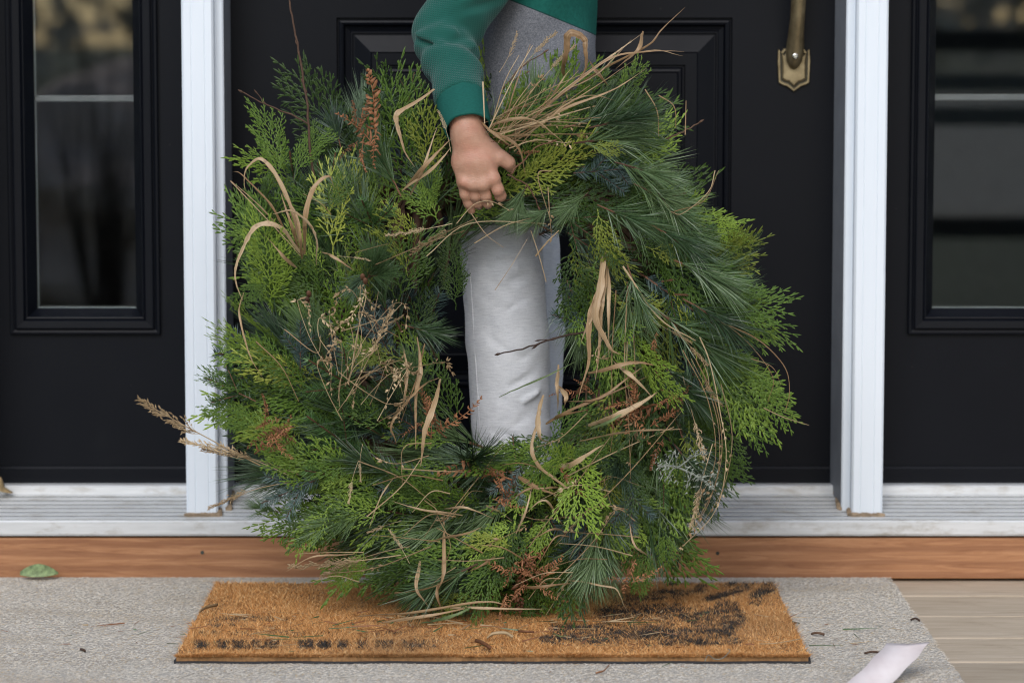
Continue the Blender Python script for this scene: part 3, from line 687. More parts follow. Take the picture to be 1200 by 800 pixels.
def cuff(wr_, el_, r0, r1, c0=-.006):
    d = (el_-wr_).normalized(); L=(el_-wr_).length
    a, b = wr_+d*c0, wr_+d*(L*.20+.012); u = d.cross(Vector((0,1,0))).normalized(); w = d.cross(u); mb = MB(); N=72; Rg=[]
    prof = [(0.0,r0-.0032),(0,r0-.0005),(.03,r0+.0004),(.5,(r0+r1)/2+.0006),(.92,r1),(1.0,r1-.004)]
    for tt,r in prof:
        ring=[]
        for k in range(N):
            an = 2*math.pi*k/N; rr = r + .0007*math.sin(an*3+tt*2)+.0004*math.sin(an*7-tt*5)
            ring.append(a.lerp(b,tt)+ (u*math.cos(an)+w*math.sin(an))*rr + d*(.0015*math.sin(an*2)))
        Rg.append(ring)
    V=[tuple(p) for r in Rg for p in r]; F=[(i*N+k,i*N+(k+1)%N,(i+1)*N+(k+1)%N,(i+1)*N+k) for i in range(len(prof)-1) for k in range(N)]
    o = ob('cuff', mesh_from('cuff',V,F,M['cuff'],True), shirt); md=o.modifiers.new('sub','SUBSURF'); md.levels=1; md.render_levels=2
cuff(wrR,elR,.0312,.0338,-.019); cuff(wrL,elL,.028,.030)
# trousers
LEG_R = [((XT-.050,-.300,.60),.060),((-.0150,-.312,.50),.0570),((-.0060,-.314,.37),.0585),((-.001,-.312,.25),.0555),((.0,-.305,.085),.052)]
def trouser_sdf(x,y,z):
    r_l = LEG_R
    l_l = [((XT-.03,-.195,.60),.062),((.010,-.180,.50),.058),((.0165,-.175,.37),.060),((.016,-.172,.25),.056),((.012,-.17,.085),.048)]
    d = smin(chain([r_l],.004)(x,y,z), chain([l_l],.004)(x,y,z), .006); d = smin(d, cone(x,y,z,(-.008,-.245,.62),(.000,-.245,.475),.066,.040), .02)
    d = np.maximum(d, np.maximum(.075-z, z-.66))
    # slanting pulls across the knee and gathers at the shin
    d = d + .0005*np.sin(z*95 + x*70 + 2.6*np.sin(z*23+y*9+x*20)) + .0006*wr(x,y,z,120,7)
    for (c0,c1,w0,dep) in ((at(640,430,-.36),at(600,452,-.3695),.005,.0035),(at(645,470,-.36),at(612,490,-.3695),.005,.005),(at(642,455,-.355),at(615,470,-.3695),.005,-.004),(at(560,298,-.368),at(600,290,-.3695),.005,.0025),(at(636,318,-.36),at(600,330,-.3695),.006,.005),(at(565,325,-.3695),at(612,352,-.3695),.006,.004),(at(575,505,-.366),at(605,512,-.37),.005,.004),(at(562,285,-.37),at(578,330,-.3695),.005,.002),(at(632,300,-.36),at(585,306,-.3695),.0035,.0022),(at(634,340,-.36),at(595,362,-.3695),.0035,.0022),(at(570,394,-.3695),at(612,420,-.3695),.004,.0018),(at(640,405,-.36),at(612,420,-.3695),.0035,.0028),(at(568,446,-.37),at(590,470,-.3695),.004,.002),(at(600,500,-.3695),at(640,480,-.36),.0035,.003),(at(570,345,-.3695),at(576,400,-.3695),.004,.0016),(at(606,300,-.3695),at(612,345,-.3695),.0035,-.0015)):
        e = cone(x,y,z,c0,c1,0,0); d = d + 1.3*dep*np.exp(-(e/w0)**2)
    return d
Vp,Qp = surface_nets(trouser_sdf, (-.12,-.41,.06),(.14,-.08,.68), .0032)
t = NT('heather_grey'); h1 = t.noise(t.coord((70,70,900)),1.0,3,.6); h2 = t.noise(t.coord(),600,2)
t.pi(Base_Color=t.ramp(t.math('MULTIPLY_ADD',h1,.7,t.math('MULTIPLY',h2,.3)),[(.28,(.50,.515,.55)),(.5,(.66,.675,.71)),(.72,(.77,.785,.81))]), Roughness=.95); t.p.inputs['Specular IOR Level'].default_value=.15; t.bump(t.math('ADD',h1,h2),.3,.0008); M['heather']=t.m
M['heather'].node_tree.nodes['Principled BSDF'].inputs['Sheen Weight'].default_value=.2
tr = pbuild('trousers', Vp, Qp, M['heather'], smooth_it=2)
mb = MB(); P=[]
for i in range(40):
    z=.52-.33*i/39
    for (a,ra),(b,rb) in zip(LEG_R[:-1],LEG_R[1:]):
        if a[2]>=z>=b[2]:
            u=(a[2]-z)/(a[2]-b[2]); cx_,cy_,r_=a[0]+(b[0]-a[0])*u,a[1]+(b[1]-a[1])*u,ra+(rb-ra)*u
    an=math.radians(218); P.append(Vector((cx_+math.cos(an)*(r_+.0002),cy_+math.sin(an)*(r_+.0002),z)))
mb.tube(P,.0011,5); o=ob('side_seam',mb.mesh('side_seam',M['heather'],True),tr)
# shoes
def shoe_sdf(cx,cy):
    def f(x,y,z):
        d = chain([[((cx-.035,cy,.042),.036),((cx+.03,cy,.038),.036),((cx+.085,cy,.030),.030)],[((cx-.02,cy,.05),.036),((cx-.015,cy,.085),.034)]],.02)(x,y,z)
        return np.maximum(d, ZR+.001-z)
    return f
simple('shoe_black',(.03,.03,.035),.6,.2)
for a in (ankR,ankL):
    Vs,Qs = surface_nets(shoe_sdf(a.x,a.y),(a.x-.1,a.y-.06,0),(a.x+.14,a.y+.06,.14),.005); pbuild('shoe',Vs,Qs,M['shoe_black'])
# hair: cap of short brown hair
def hair_sdf(x,y,z):
    d = ell(x,y,z,head_c+Vector((-.010,0,.018)),(.088,.078,.098)) + .004*np.sin(y*180+x*40)*np.sin(z*60)
    cut = (head_c.z-.03 + (x-head_c.x+.02)*1.1) - z
    return np.maximum(d, cut)
simple('hair_brown',(.06,.035,.02),.5,.3,200,.4)
Vs,Qs = surface_nets(hair_sdf,(head_c.x-.12,head_c.y-.1,head_c.z-.14),(head_c.x+.1,head_c.y+.1,head_c.z+.14),.004); pbuild('hair',Vs,Qs,M['hair_brown'])
simple('eye_white',(.75,.74,.72),.2,.02); simple('eye_iris',(.05,.03,.02),.15,.1)
for s in (-1,1):
    mb = MB()
    for i in range(7):
        pass
    bm = bmesh.new(); bmesh.ops.create_uvsphere(bm,u_segments=14,v_segments=10,radius=.0105); me = bpy.data.meshes.new('eye'); bm.to_mesh(me); bm.free()
    me.materials.append(M['eye_white']); me.materials.append(M['eye_iris'])
    for p in me.polygons: p.use_smooth=True; p.material_index = 1 if p.center.x>.0088 else 0
    o = ob('eye', me, person, head_c+Vector((.0725,s*.030,.003))-person.location)

# ------------------------------------------------------------------ wreath
def smooth_path(pts, n=10):
    """Catmull-Rom through points"""
    P=[Vector(p) for p in pts]; P=[P[0]*2-P[1]]+P+[P[-1]*2-P[-2]]; R=[]
    for i in range(1,len(P)-2):
        for k in range(n):
            t_=k/n; a,b,c,d=P[i-1],P[i],P[i+1],P[i+2]
            R.append(.5*((2*b)+(c-a)*t_+(2*a-5*b+4*c-d)*t_*t_+(3*b-a-3*c+d)*t_**3))
    R.append(P[-2]); return R
def ribbon(mb, path, width, m=0, twist=0.0, nrm=None, fold=.25):
    """two-sided blade with a shallow V section; width is a list or number"""
    N=len(path); b=len(mb.V)
    for i,p in enumerate(path):
        t_=(path[min(i+1,N-1)]-path[max(i-1,0)]).normalized()
        nn=(nrm or Vector((0,-1,.2))); s_=t_.cross(nn); s_=s_.normalized() if s_.length>1e-5 else t_.orthogonal().normalized()
        a=twist*i/max(1,N-1) if not hasattr(twist,'__len__') else twist[i]
        s_=Quaternion(t_,a)@s_; u=s_.cross(t_).normalized(); w=width[i] if hasattr(width,'__len__') else width
        mb.V += [tuple(p-s_*w/2),tuple(p+u*w*fold*.5),tuple(p+s_*w/2)]
    for i in range(N-1):
        c=b+3*i; mb.F += [(c,c+1,c+4,c+3),(c+1,c+2,c+5,c+4)]; mb.M += [m,m]
def needle(mb, p, d, L, w, curve, m=0, seg=3):
    """flat tapering needle; curve = sideways vector of the bend at the tip"""
    side=d.cross(Vector((rnd.uniform(-1,1),rnd.uniform(-1,1),rnd.uniform(-1,1)))).normalized()*w/2; b=len(mb.V)
    for k in range(seg):
        t_=k/seg; q=p+d*(L*t_)+curve*(t_*t_); f=1-.35*t_; mb.V += [tuple(q-side*f),tuple(q+side*f)]
    mb.V.append(tuple(p+d*L+curve))
    for k in range(seg-1): c=b+2*k; mb.F.append((c,c+1,c+3,c+2)); mb.M.append(m)
    c=b+2*(seg-1); mb.F.append((c,c+1,c+2)); mb.M.append(m)

# --- white pine sprig: grows along +y, faces +z
def make_pine(r, mat, L=.085, nl=.085, fasc=46, droop=.02):
    nb=MB(); sb=MB(); path=[Vector((0,L*t_, -.012*t_*t_)) for t_ in np.linspace(0,1,6)]
    sb.tube(path,[.0012,.0019,.0019,.0018,.0018,.0016],6)
    for k in range(fasc):
        t_=.15+.87*(k/fasc)**.8; p=Vector((0,L*min(t_,1),-.012*t_*t_)); az=r.uniform(0,2*math.pi); op=math.radians(r.uniform(8,52) if t_<.9 else r.uniform(2,38))
        base=Vector((math.cos(az)*math.sin(op),math.cos(op),math.sin(az)*math.sin(op)*.75+.05))
        for j in range(5):
            d=(base+Vector((r.gauss(0,.07),r.gauss(0,.07),r.gauss(0,.07)))).normalized(); l=nl*r.uniform(.75,1.1)
            needle(nb,p,d,l,.00135,Vector((r.gauss(0,.004),r.gauss(0,.003)-.002,-droop*r.uniform(.2,1))),0,3)
    for k in range(7):      # papery bud at the tip
        d=Vector((r.gauss(0,.3),1,r.gauss(0,.3))).normalized(); needle(sb,path[-1],d,.010,.003,Vector((0,0,0)),0,2)
    return nb.mesh('pine_sprig',mat), sb.mesh('stem',M['red_stem'])
# --- fir or spruce sprig
def make_fir(r, mat, L=.11, nl=.019, n=230, flat=.35, side=2):
    nb=MB(); sb=MB()
    def twig(a,b,ra,rb,count):
        sb.tube([a,a.lerp(b,.5),b],[ra,(ra+rb)/2,rb],5); ax=(b-a).normalized(); u=ax.cross(Vector((0,0,1))).normalized(); v=u.cross(ax)
        for k in range(count):
            t_=(k+r.random())/count; p=a.lerp(b,t_); az=r.uniform(0,2*math.pi)
            rad=(u*math.cos(az)+v*math.sin(az)*(flat if math.sin(az)>0 else .9)).normalized()
            d=(rad*math.sin(math.radians(r.uniform(48,72)))+ax*.55).normalized(); needle(nb,p,d,nl*r.uniform(.75,1.1)*(1-.35*max(0,t_-.8)/.2),.0015,ax*.004*r.random(),0,2)
    twig(Vector((0,0,0)),Vector((0,L,-.004)),.0017,.0012,n)
    for s in range(side):
        sg=1 if s%2 else -1; y0=L*(.30+.22*(s//2)+.05*s); twig(Vector((0,y0,0)),Vector((sg*L*.36,y0+L*.42,-.003)),.0012,.0009,int(n*.45))
    return nb.mesh('fir_sprig',mat), sb.mesh('stem',M['red_stem'])
# --- cedar (arborvitae) spray: flat, three orders of branching
def make_cedar(r, mat, L=.14, W=.055, droop=.03):
    nb=MB()
    def strip(p0,p1,w0,w1,lift=.0):
        d=(p1-p0); s_=Vector((-d.y,d.x,0)); s_=s_.normalized() if s_.length>1e-6 else Vector((1,0,0)); b=len(nb.V)
        m_=p0.lerp(p1,.72); up=Vector((0,0,w0*.35))
        nb.V += [tuple(p0-s_*w0*.42),tuple(p0+s_*w0*.42),tuple(m_-s_*w0*.5),tuple(m_+s_*w0*.5),tuple(m_+up),tuple(p1)]
        nb.F += [(b,b+2,b+4),(b,b+4,b+1),(b+1,b+4,b+3),(b+2,b+5,b+4),(b+4,b+5,b+3)]; nb.M += [0]*5
    bend=lambda p: Vector((p.x+.26*p.y*p.y/L*cx, p.y, p.z-droop*(p.y/L)**2-.25*abs(p.x)**1.5))
    cx=r.uniform(-1,1)
    def S(a,b,w0,w1): strip(bend(a),bend(b),w0,w1)
    nb1=int(L/.0075); prev=Vector((0,0,0))
    for k in range(nb1):
        t_=(k+1)/nb1; p=Vector((.002*math.sin(k*1.7),L*t_,.001*math.sin(k))); S(prev,p,.0030*(1-.3*t_),.002); prev=p
        if t_<.12: continue
        sg=1 if k%2 else -1; prof=math.sin(math.pi*min(.90,.30+.62*t_))**.8; l1=W*prof*r.uniform(.6,1.15)
        th=math.radians(r.uniform(30,46)); d1=Vector((sg*math.sin(th),math.cos(th),r.uniform(-.15,.22)))
        n2=max(2,int(l1/.0062)); q0=p.copy()
        for j in range(n2):
            u_=(j+1)/n2; q=p+d1*(l1*u_)+Vector((0,.010*u_*u_,0)); S(q0,q,.0025,.002); q0=q
            s2 = 1 if (j+k)%2 else -1
            l2=max(.007,min(.026,l1*.62*(1-.62*u_)*r.uniform(.75,1.25)))
            a2=th*sg*(1-.25*u_)+s2*math.radians(r.uniform(24,36)); d2=Vector((math.sin(a2),math.cos(a2),r.uniform(-.15,.2)))
            mid=q+d2*l2*.45; S(q,mid,.0024,.002); S(mid,q+d2*l2+Vector((0,.002,0)),.0023,.0006)
            if l2>.010:
                for s3,u3 in ((1,.45),(-1,.7)):
                    if r.random()<.25: continue
                    a3=a2+s3*math.radians(28); c3=q+d2*l2*u3; S(c3,c3+Vector((math.sin(a3),math.cos(a3),r.uniform(-.1,.2)))*l2*.45,.0021,.0006)
        S(q0,q0+d1*.011+Vector((0,.004,0)),.0024,.0006)
    S(prev,prev+Vector((0,.014,0)),.0026,.0006)
    return nb.mesh('cedar_sprig',mat)
# --- dried fern frond, curled brown pinnae
def make_fern(r, L=.11, pin=.020, n=13, curl=1.0):
    nb=MB(); path=[Vector((.012*math.sin(t_*2.4),L*t_,-.03*t_*t_*curl)) for t_ in np.linspace(0,1,14)]
    nb.tube(path,[.0013*(1-.6*i/13) for i in range(14)],5,0)
    for k in range(n*2):
        t_=.10+.88*(k//2)/(n-1); sg=1 if k%2 else -1; i=min(12,int(t_*13)); p=path[i].lerp(path[i+1],t_*13-i) if i<13 else path[-1]
        l=pin*math.sin(math.pi*min(.94,.30+.66*t_))**.7*r.uniform(.55,1.2)
        if r.random()<.10: continue
        pts=[]; a=math.radians(r.uniform(35,95)); cl=r.uniform(.4,2.2)*curl
        for j in range(6):
            u=j/5; pts.append(p+Vector((sg*math.sin(a)*l*u*(1-.25*u*cl), math.cos(a)*l*u+.25*l*u*u, l*(.45*math.sin(u*2.6*cl)-.15*u))))
        w=[.0014,.0040,.0058,.0040,.0048,.0010]; ribbon(nb,pts,[x*r.uniform(.8,1.25)*pin/.02 for x in w],0,r.uniform(-2.4,2.4),Vector((r.gauss(0,.4),r.gauss(0,.4),1)),.7)
    return nb.mesh('dried_fern',M['dry_fern'],True)
# --- grass seed plume: stem, fine branches, little spikelets
def make_plume(r, L=.17, head=.11, spread=.020, n=60, seed=.0058, nod=.03):
    nb=MB(); path=[Vector((.006*math.sin(t_*3),L*t_,-nod*t_**2.2)) for t_ in np.linspace(0,1,16)]
    nb.tube(path,[.0011*(1-.65*i/15) for i in range(16)],4,0)
    for k in range(n):
        t_=1-head/L*(1-(k+.5)/n); i=min(14,int(t_*15)); p=path[i].lerp(path[i+1],t_*15-i); az=r.uniform(0,2*math.pi)
        sp_=spread*(1.05-(k/n))*r.uniform(.35,1.1)+.003; e=p+Vector((math.cos(az)*sp_,sp_*1.5*r.uniform(.7,1.3)+.003,math.sin(az)*sp_*.7-.2*sp_))
        nb.tube([p,p.lerp(e,.5)+Vector((0,0,.002)),e],[.00035,.0003,.00025],3,0,cap=False)
        for j in range(3):
            q=p.lerp(e,.45+.27*j); d=(e-p).normalized()+Vector((r.gauss(0,.4),r.gauss(0,.3),r.gauss(0,.4))); d.normalize(); l=seed*r.uniform(.7,1.3)
            s_=d.orthogonal().normalized()*l*.17; s2=d.cross(s_); b=len(nb.V); m_=q+d*l*.4
            nb.V += [tuple(q),tuple(m_+s_),tuple(m_-s_*.5+s2),tuple(m_-s_*.5-s2),tuple(q+d*l)]
            nb.F += [(b,b+1,b+2),(b,b+2,b+3),(b,b+3,b+1),(b+4,b+2,b+1),(b+4,b+3,b+2),(b+4,b+1,b+3)]; nb.M += [0]*6
    return nb.mesh('seed_plume',M['dry_seed'])

WC = at(574,398,-.445)                           # middle of the wreath
wreath = empty('wreath', (WC.x,-.45,ZR+.012)); tag(wreath,'large wreath of pine, cedar and fir sprigs with dried grasses held by the child','wreath')
WINV = Matrix.Translation(-wreath.location)
def wpart(name, me, mw=None, parent=wreath):
    o = bpy.data.objects.new(name, me); C.objects.link(o); o.parent = parent
    if parent is wreath: o.matrix_parent_inverse = WINV
    if mw is not None: o.matrix_basis = mw
    return o
def wleanY(z): return -.462 + .075*(z/.77)         # the ring leans back towards the child
HOLE = at(598,396,-.43)
hole_a, hole_b = .070, .155; out_a, out_b = .325, .312
def ring_point(th, s_):
    """th: angle (0 = right, counter-clockwise as seen), s_: 0 inner rim .. 1 outer rim; returns point on mid-plane and outward unit vector"""
    c, s = math.cos(th), math.sin(th)
    pi_ = Vector((HOLE.x+hole_a*c,0,HOLE.z+hole_b*s)); po = Vector((WC.x+out_a*c,0,WC.z+out_b*s)); p = pi_.lerp(po, s_)
    p.y = wleanY(p.z); o = (po-pi_); return p, o.normalized(), o.length
# ring of twisted vines as the core
core = MB()
for k in range(26):
    ph=rnd.uniform(0,6.28); sr=rnd.uniform(.25,.75); pts=[]; wv_=rnd.choice((3,4,5,6))
    for i in range(61):
        th=2*math.pi*i/60; s_=.5+.26*math.sin(wv_*th+ph)*sr*1.4; p,o,l=ring_point(th,s_); p.y += .035*math.cos(wv_*th+ph)+.012*math.sin(3*th+k); pts.append(p)
    core.tube(pts,.0055,5,cap=False)
co = wpart('vine_ring', core.mesh('vine_ring',M['twig_bark'],True))
# dense inner greenery so that nothing shows through the middle of the ring
R_ = random.Random(5)
pines = [make_pine(R_,M['pine_needle'],R_.uniform(.075,.10),R_.uniform(.075,.098),R_.randint(40,52),R_.uniform(.008,.03)) for _ in range(7)] + [make_pine(R_,M['pine_blue'],R_.uniform(.06,.09),R_.uniform(.07,.09),R_.randint(38,50),R_.uniform(.005,.025)) for _ in range(4)]
firs = [make_fir(R_,M['fir_needle'],R_.uniform(.09,.12),.018) for _ in range(3)]
spruces = [make_fir(R_,M['spruce_needle'],R_.uniform(.09,.12),.021,240,.6) for _ in range(3)]
cedars = [make_cedar(R_,M['cedar_leaf'],R_.uniform(.11,.16),R_.uniform(.045,.065),R_.uniform(.0,.05)) for _ in range(11)]
cedars_y = [make_cedar(R_,M['cedar_yellow'],R_.uniform(.09,.13),R_.uniform(.035,.05),R_.uniform(.0,.04)) for _ in range(3)]
ferns = [make_fern(R_,R_.uniform(.08,.12),R_.uniform(.016,.022),R_.randint(11,14),R_.uniform(.7,1.2)) for _ in range(4)]
plumes = [make_plume(R_,R_.uniform(.17,.21),R_.uniform(.09,.12),R_.uniform(.006,.010),R_.randint(36,48),.0065) for _ in range(4)]

def frame_m(p, d, n, sc_=1.0, roll=0.0):
    y=Vector(d).normalized(); z=Vector(n)-y*Vector(n).dot(y); z=z.normalized() if z.length>1e-4 else y.orthogonal().normalized(); x=y.cross(z)
    if roll: q_=Quaternion(y,roll); x=q_@x; z=q_@z
    m4=Matrix((x,y,z)).transposed().to_4x4(); m4.translation=Vector(p); return m4 @ Matrix.Scale(sc_,4)
def keep_clear(p, d, L):
    """False where a sprig would cover the hand, the cuff or the hole"""
    for t_ in (.0,.25,.5,.75,1.0):
        q=Vector(p)+Vector(d)*L*t_; u,v=proj(q)
        if q.y<-.50 and ((498<u<574 and v<158) or (520<u<594 and 140<v<252) or (560<u<610 and 165<v<206)): return False
        if 540<u<648 and 276<v<505: return False
        if t_>.4 and 536<u<656 and 265<v<512: return False
        if q.y<-.30 and 478<u<576 and v<128: return False
        if t_>.4 and 555<u<712 and v<72: return False
        if q.z < ZR+.012: return False
    return True
OUT=[(318,100),(375,92),(430,88),(480,80),(560,70),(640,72),(705,66),(765,100),(815,150),(842,210),(880,275),(915,345),(920,420),(935,495),(890,565),(845,605),(815,655),(790,695),(700,722),(560,724),(440,722),(380,700),(322,648),(296,600),(258,560),(236,500),(218,440),(240,390),(258,340),(270,280),(286,210),(298,140)]
def inside(u,v):
    r=False; j=len(OUT)-1
    for i in range(len(OUT)):
        (x0,y0),(x1,y1)=OUT[i],OUT[j]
        if (y0>v)!=(y1>v) and u<(x1-x0)*(v-y0)/(y1-y0)+x0: r=not r
        j=i
    return r
def put_sprig(me, p, d, n, s_=1.0, roll=0.0):
    nm = ('pine_sprig' if isinstance(me,tuple) and me[0].name.startswith('pine') else 'fir_sprig') if isinstance(me,tuple) else me.name.split('.')[0]
    o = wpart(nm, me[0] if isinstance(me,tuple) else me, frame_m(p,d,n,s_,roll))
    if isinstance(me,tuple): wpart('stem', me[1], None, o)
    return o
def scatter(kinds, count, s_rng, depth, scale, front=.45, out=(.35,.8), tang=(.4,1.0), L=.14, back=False, thr=None, tries=30):
    made=0
    for _ in range(count):
        for a in range(tries):
            th=R_.uniform(0,2*math.pi) if thr is None else R_.uniform(*thr); s_=R_.uniform(*s_rng); p,o,l=ring_point(th,s_)
            bul=math.sqrt(max(0,1-(2*s_-1)**2)); hgt=R_.uniform(*depth)*(.35+.65*bul); n_=Vector((0,-1,.12)) if not back else Vector((0,1,0))
            p=p+n_*hgt; tg=Vector((math.sin(th),0,-math.cos(th)))       # clockwise flow
            d=o*R_.uniform(*out)*(1 if s_>.30 else .35)+tg*R_.uniform(*tang)+n_*R_.uniform(.0,front)+Vector((R_.gauss(0,.28),R_.gauss(0,.12),R_.gauss(0,.28)))
            d.normalize(); sc_=R_.uniform(*scale); nn=(n_*1.0+o*(s_-.5)*.8+Vector((R_.gauss(0,.35),0,R_.gauss(0,.35))))
            if not inside(*proj(p+d*L*sc_*(.8 if back else .97))): continue
            if back or keep_clear(p,d,L*sc_): put_sprig(R_.choice(kinds),p,d,nn,sc_,R_.gauss(0,.35)); made+=1; break
    return made
# deep layer, middle layer, outer fringe, face layer, back
scatter(firs+spruces+pines[:3]+cedars[:2], 70, (.02,.9), (.0,.04), (.9,1.2), .3)
scatter(pines, 30, (.50,.90), (.02,.07), (.8,1.05), .3, (.6,1.0), (.4,1.0), .16)
scatter(cedars, 64, (.45,.92), (.01,.08), (.7,1.05), .35, (.5,1.0), (.2,1.0), .14)
scatter(cedars, 84, (.0,.85), (.05,.105), (.5,.9), .45, (.1,.7), (.3,1.0), .14)
scatter(cedars, 40, (.1,.95), (.085,.118), (.55,.85), .5, (.2,.9), (.2,1.0), .14, thr=(2.9,6.6))
scatter(pines, 26, (.05,.75), (.05,.10), (.7,.95), .4, (.1,.8), (.3,1.0), .15)
scatter(cedars_y, 26, (.1,.9), (.07,.115), (.55,.95), .5, (.1,.8), (.2,1.0), .11)
scatter(spruces, 14, (.2,.8), (.07,.11), (.7,1.0), .3, L=.11)
scatter(firs, 18, (.2,.9), (.06,.10), (.7,1.0), .3, L=.11)
scatter(pines+cedars, 60, (.15,.9), (.02,.07), (.8,1.1), .2, back=True)

# sprigs that stand out in the photograph: (kind, root px, tip px, root Y, tip Y, scale of its length)
def hero(me, a, b, ya=-.54, yb=-.56, roll=0.0, n=(0,-1,.15), L0=None):
    p, q_ = at(a[0],a[1],ya), at(b[0],b[1],yb); d = q_-p
    m0 = me[0] if isinstance(me,tuple) else me
    ln = max(v.co.y for v in m0.vertices); return put_sprig(me, p, d, Vector(n), d.length/ln, roll)
hero(pines[0],(672,168),(800,152),-.545,-.54); hero(pines[1],(660,150),(785,118),-.53,-.52); hero(pines[2],(690,225),(640,270),-.56,-.58)
hero(pines[3],(790,345),(912,350),-.54,-.52); hero(pines[0],(775,330),(905,310),-.53,-.50); hero(pines[4],(765,360),(895,455),-.55,-.55); hero(pines[1],(735,330),(748,455),-.555,-.57); hero(pines[2],(715,325),(712,430),-.55,-.56)
hero(pines[3],(770,225),(850,330),-.55,-.55); hero(pines[0],(742,215),(828,255),-.55,-.55)
hero(pines[4],(700,600),(668,722),-.555,-.565); hero(pines[0],(705,610),(715,715),-.555,-.56); hero(pines[3],(575,655),(440,718),-.545,-.55); hero(pines[1],(600,660),(490,722),-.55,-.545); hero(pines[4],(790,520),(850,600),-.55,-.55)
hero(pines[5],(428,330),(455,285),-.545,-.60); hero(pines[6],(425,325),(475,318),-.545,-.59); hero(pines[7],(432,318),(402,352),-.545,-.59); hero(pines[5],(362,352),(372,395),-.55,-.60); hero(pines[6],(470,380),(545,400),-.53,-.54)
hero(pines[2],(420,150),(470,100),-.50,-.49); hero(pines[8],(400,175),(382,108),-.50,-.48); hero(pines[1],(330,600),(275,590),-.53,-.53); hero(pines[5],(470,230),(420,130),-.54,-.52)
hero(pines[8],(510,250),(492,160),-.495,-.49); hero(pines[2],(618,215),(590,280),-.53,-.54); hero(pines[0],(470,560),(375,520),-.56,-.57); hero(pines[4],(500,470),(470,395),-.54,-.56)
for a,b,k in (((700,240),(800,285),0),((760,262),(868,318),1),((790,305),(900,345),2),((770,420),(850,505),3),((735,310),(768,415),4),((690,150),(805,122),5),((720,190),(825,215),6),((800,350),(905,405),0),((650,240),(600,278),1),((700,620),(690,720),2),((560,660),(455,712),3)):
    hero(pines[k],a,b,-.575,-.585,R_.gauss(0,.4))
hero(spruces[0],(672,203),(752,196),-.565,-.565); hero(spruces[1],(738,560),(742,632),-.57,-.575); hero(spruces[2],(352,432),(352,372),-.565,-.565); hero(spruces[0],(375,560),(300,592),-.55,-.55); hero(spruces[1],(610,545),(585,600),-.565,-.575); hero(spruces[2],(700,400),(655,330),-.53,-.52)
hero(firs[0],(478,125),(486,82),-.49,-.48); hero(firs[1],(300,470),(236,440),-.53,-.52); hero(firs[2],(610,585),(600,505),-.545,-.52); hero(firs[0],(650,245),(705,285),-.56,-.565)
for a,b,ya,yb,kk in (((868,425),(932,512),-.53,-.53,0),((850,500),(880,565),-.54,-.53,1),((835,250),(882,300),-.52,-.51,2),((860,300),(900,275),-.5,-.48,3),((690,250),(728,318),-.57,-.58,0),((675,285),(668,378),-.56,-.56,4),((700,300),(672,415),-.55,-.55,5),((500,255),(505,185),-.50,-.50,3),((515,262),(470,200),-.505,-.51,5),((640,262),(618,300),-.54,-.55,6),((620,230),(640,285),-.55,-.56,2),((330,215),(318,108),-.51,-.49,6),((345,210),(375,130),-.51,-.5,2),((300,460),(222,436),-.53,-.52,1),((310,500),(228,470),-.53,-.52,3),((330,420),(246,395),-.53,-.53,5),((390,590),(330,650),-.55,-.55,0),((430,640),(395,700),-.55,-.56,2),((420,600),(320,625),-.55,-.55,4),((490,330),(545,345),-.53,-.54,6),((470,490),(545,430),-.54,-.54,1),((520,590),(440,560),-.565,-.57,3),((560,600),(640,560),-.56,-.56,5),((570,530),(565,495),-.52,-.51,2),((545,545),(540,505),-.52,-.51,1),((650,600),(600,660),-.565,-.575,0),((620,610),(530,650),-.56,-.57,6),((640,520),(690,470),-.54,-.55,4),((720,510),(660,560),-.555,-.56,2),((760,640),(745,705),-.545,-.55,3),((780,620),(790,670),-.54,-.54,1),((720,120),(765,70),-.50,-.48,4),((600,125),(590,92),-.47,-.46,1),((620,120),(650,95),-.48,-.47,5),((715,140),(755,105),-.51,-.5,0),((560,640),(470,690),-.56,-.57,1),((380,250),(420,200),-.55,-.56,5),((320,330),(262,352),-.53,-.53,0),((450,430),(400,390),-.56,-.57,6)):
    if keep_clear(at(*a,ya),(at(*b,yb)-at(*a,ya)),1.0): hero(cedars[kk],a,b,ya,yb,R_.gauss(0,.35))
for a,b,ya,yb,kk in (((700,245),(718,318),-.58,-.59,0),((470,420),(400,405),-.57,-.58,2),((600,640),(545,625),-.575,-.585,0),((560,700),(500,712),-.56,-.56,1),((860,270),(885,292),-.5,-.5,2),((690,170),(735,178),-.57,-.57,1)):
    hero(cedars_y[kk],a,b,ya,yb,R_.gauss(0,.35))

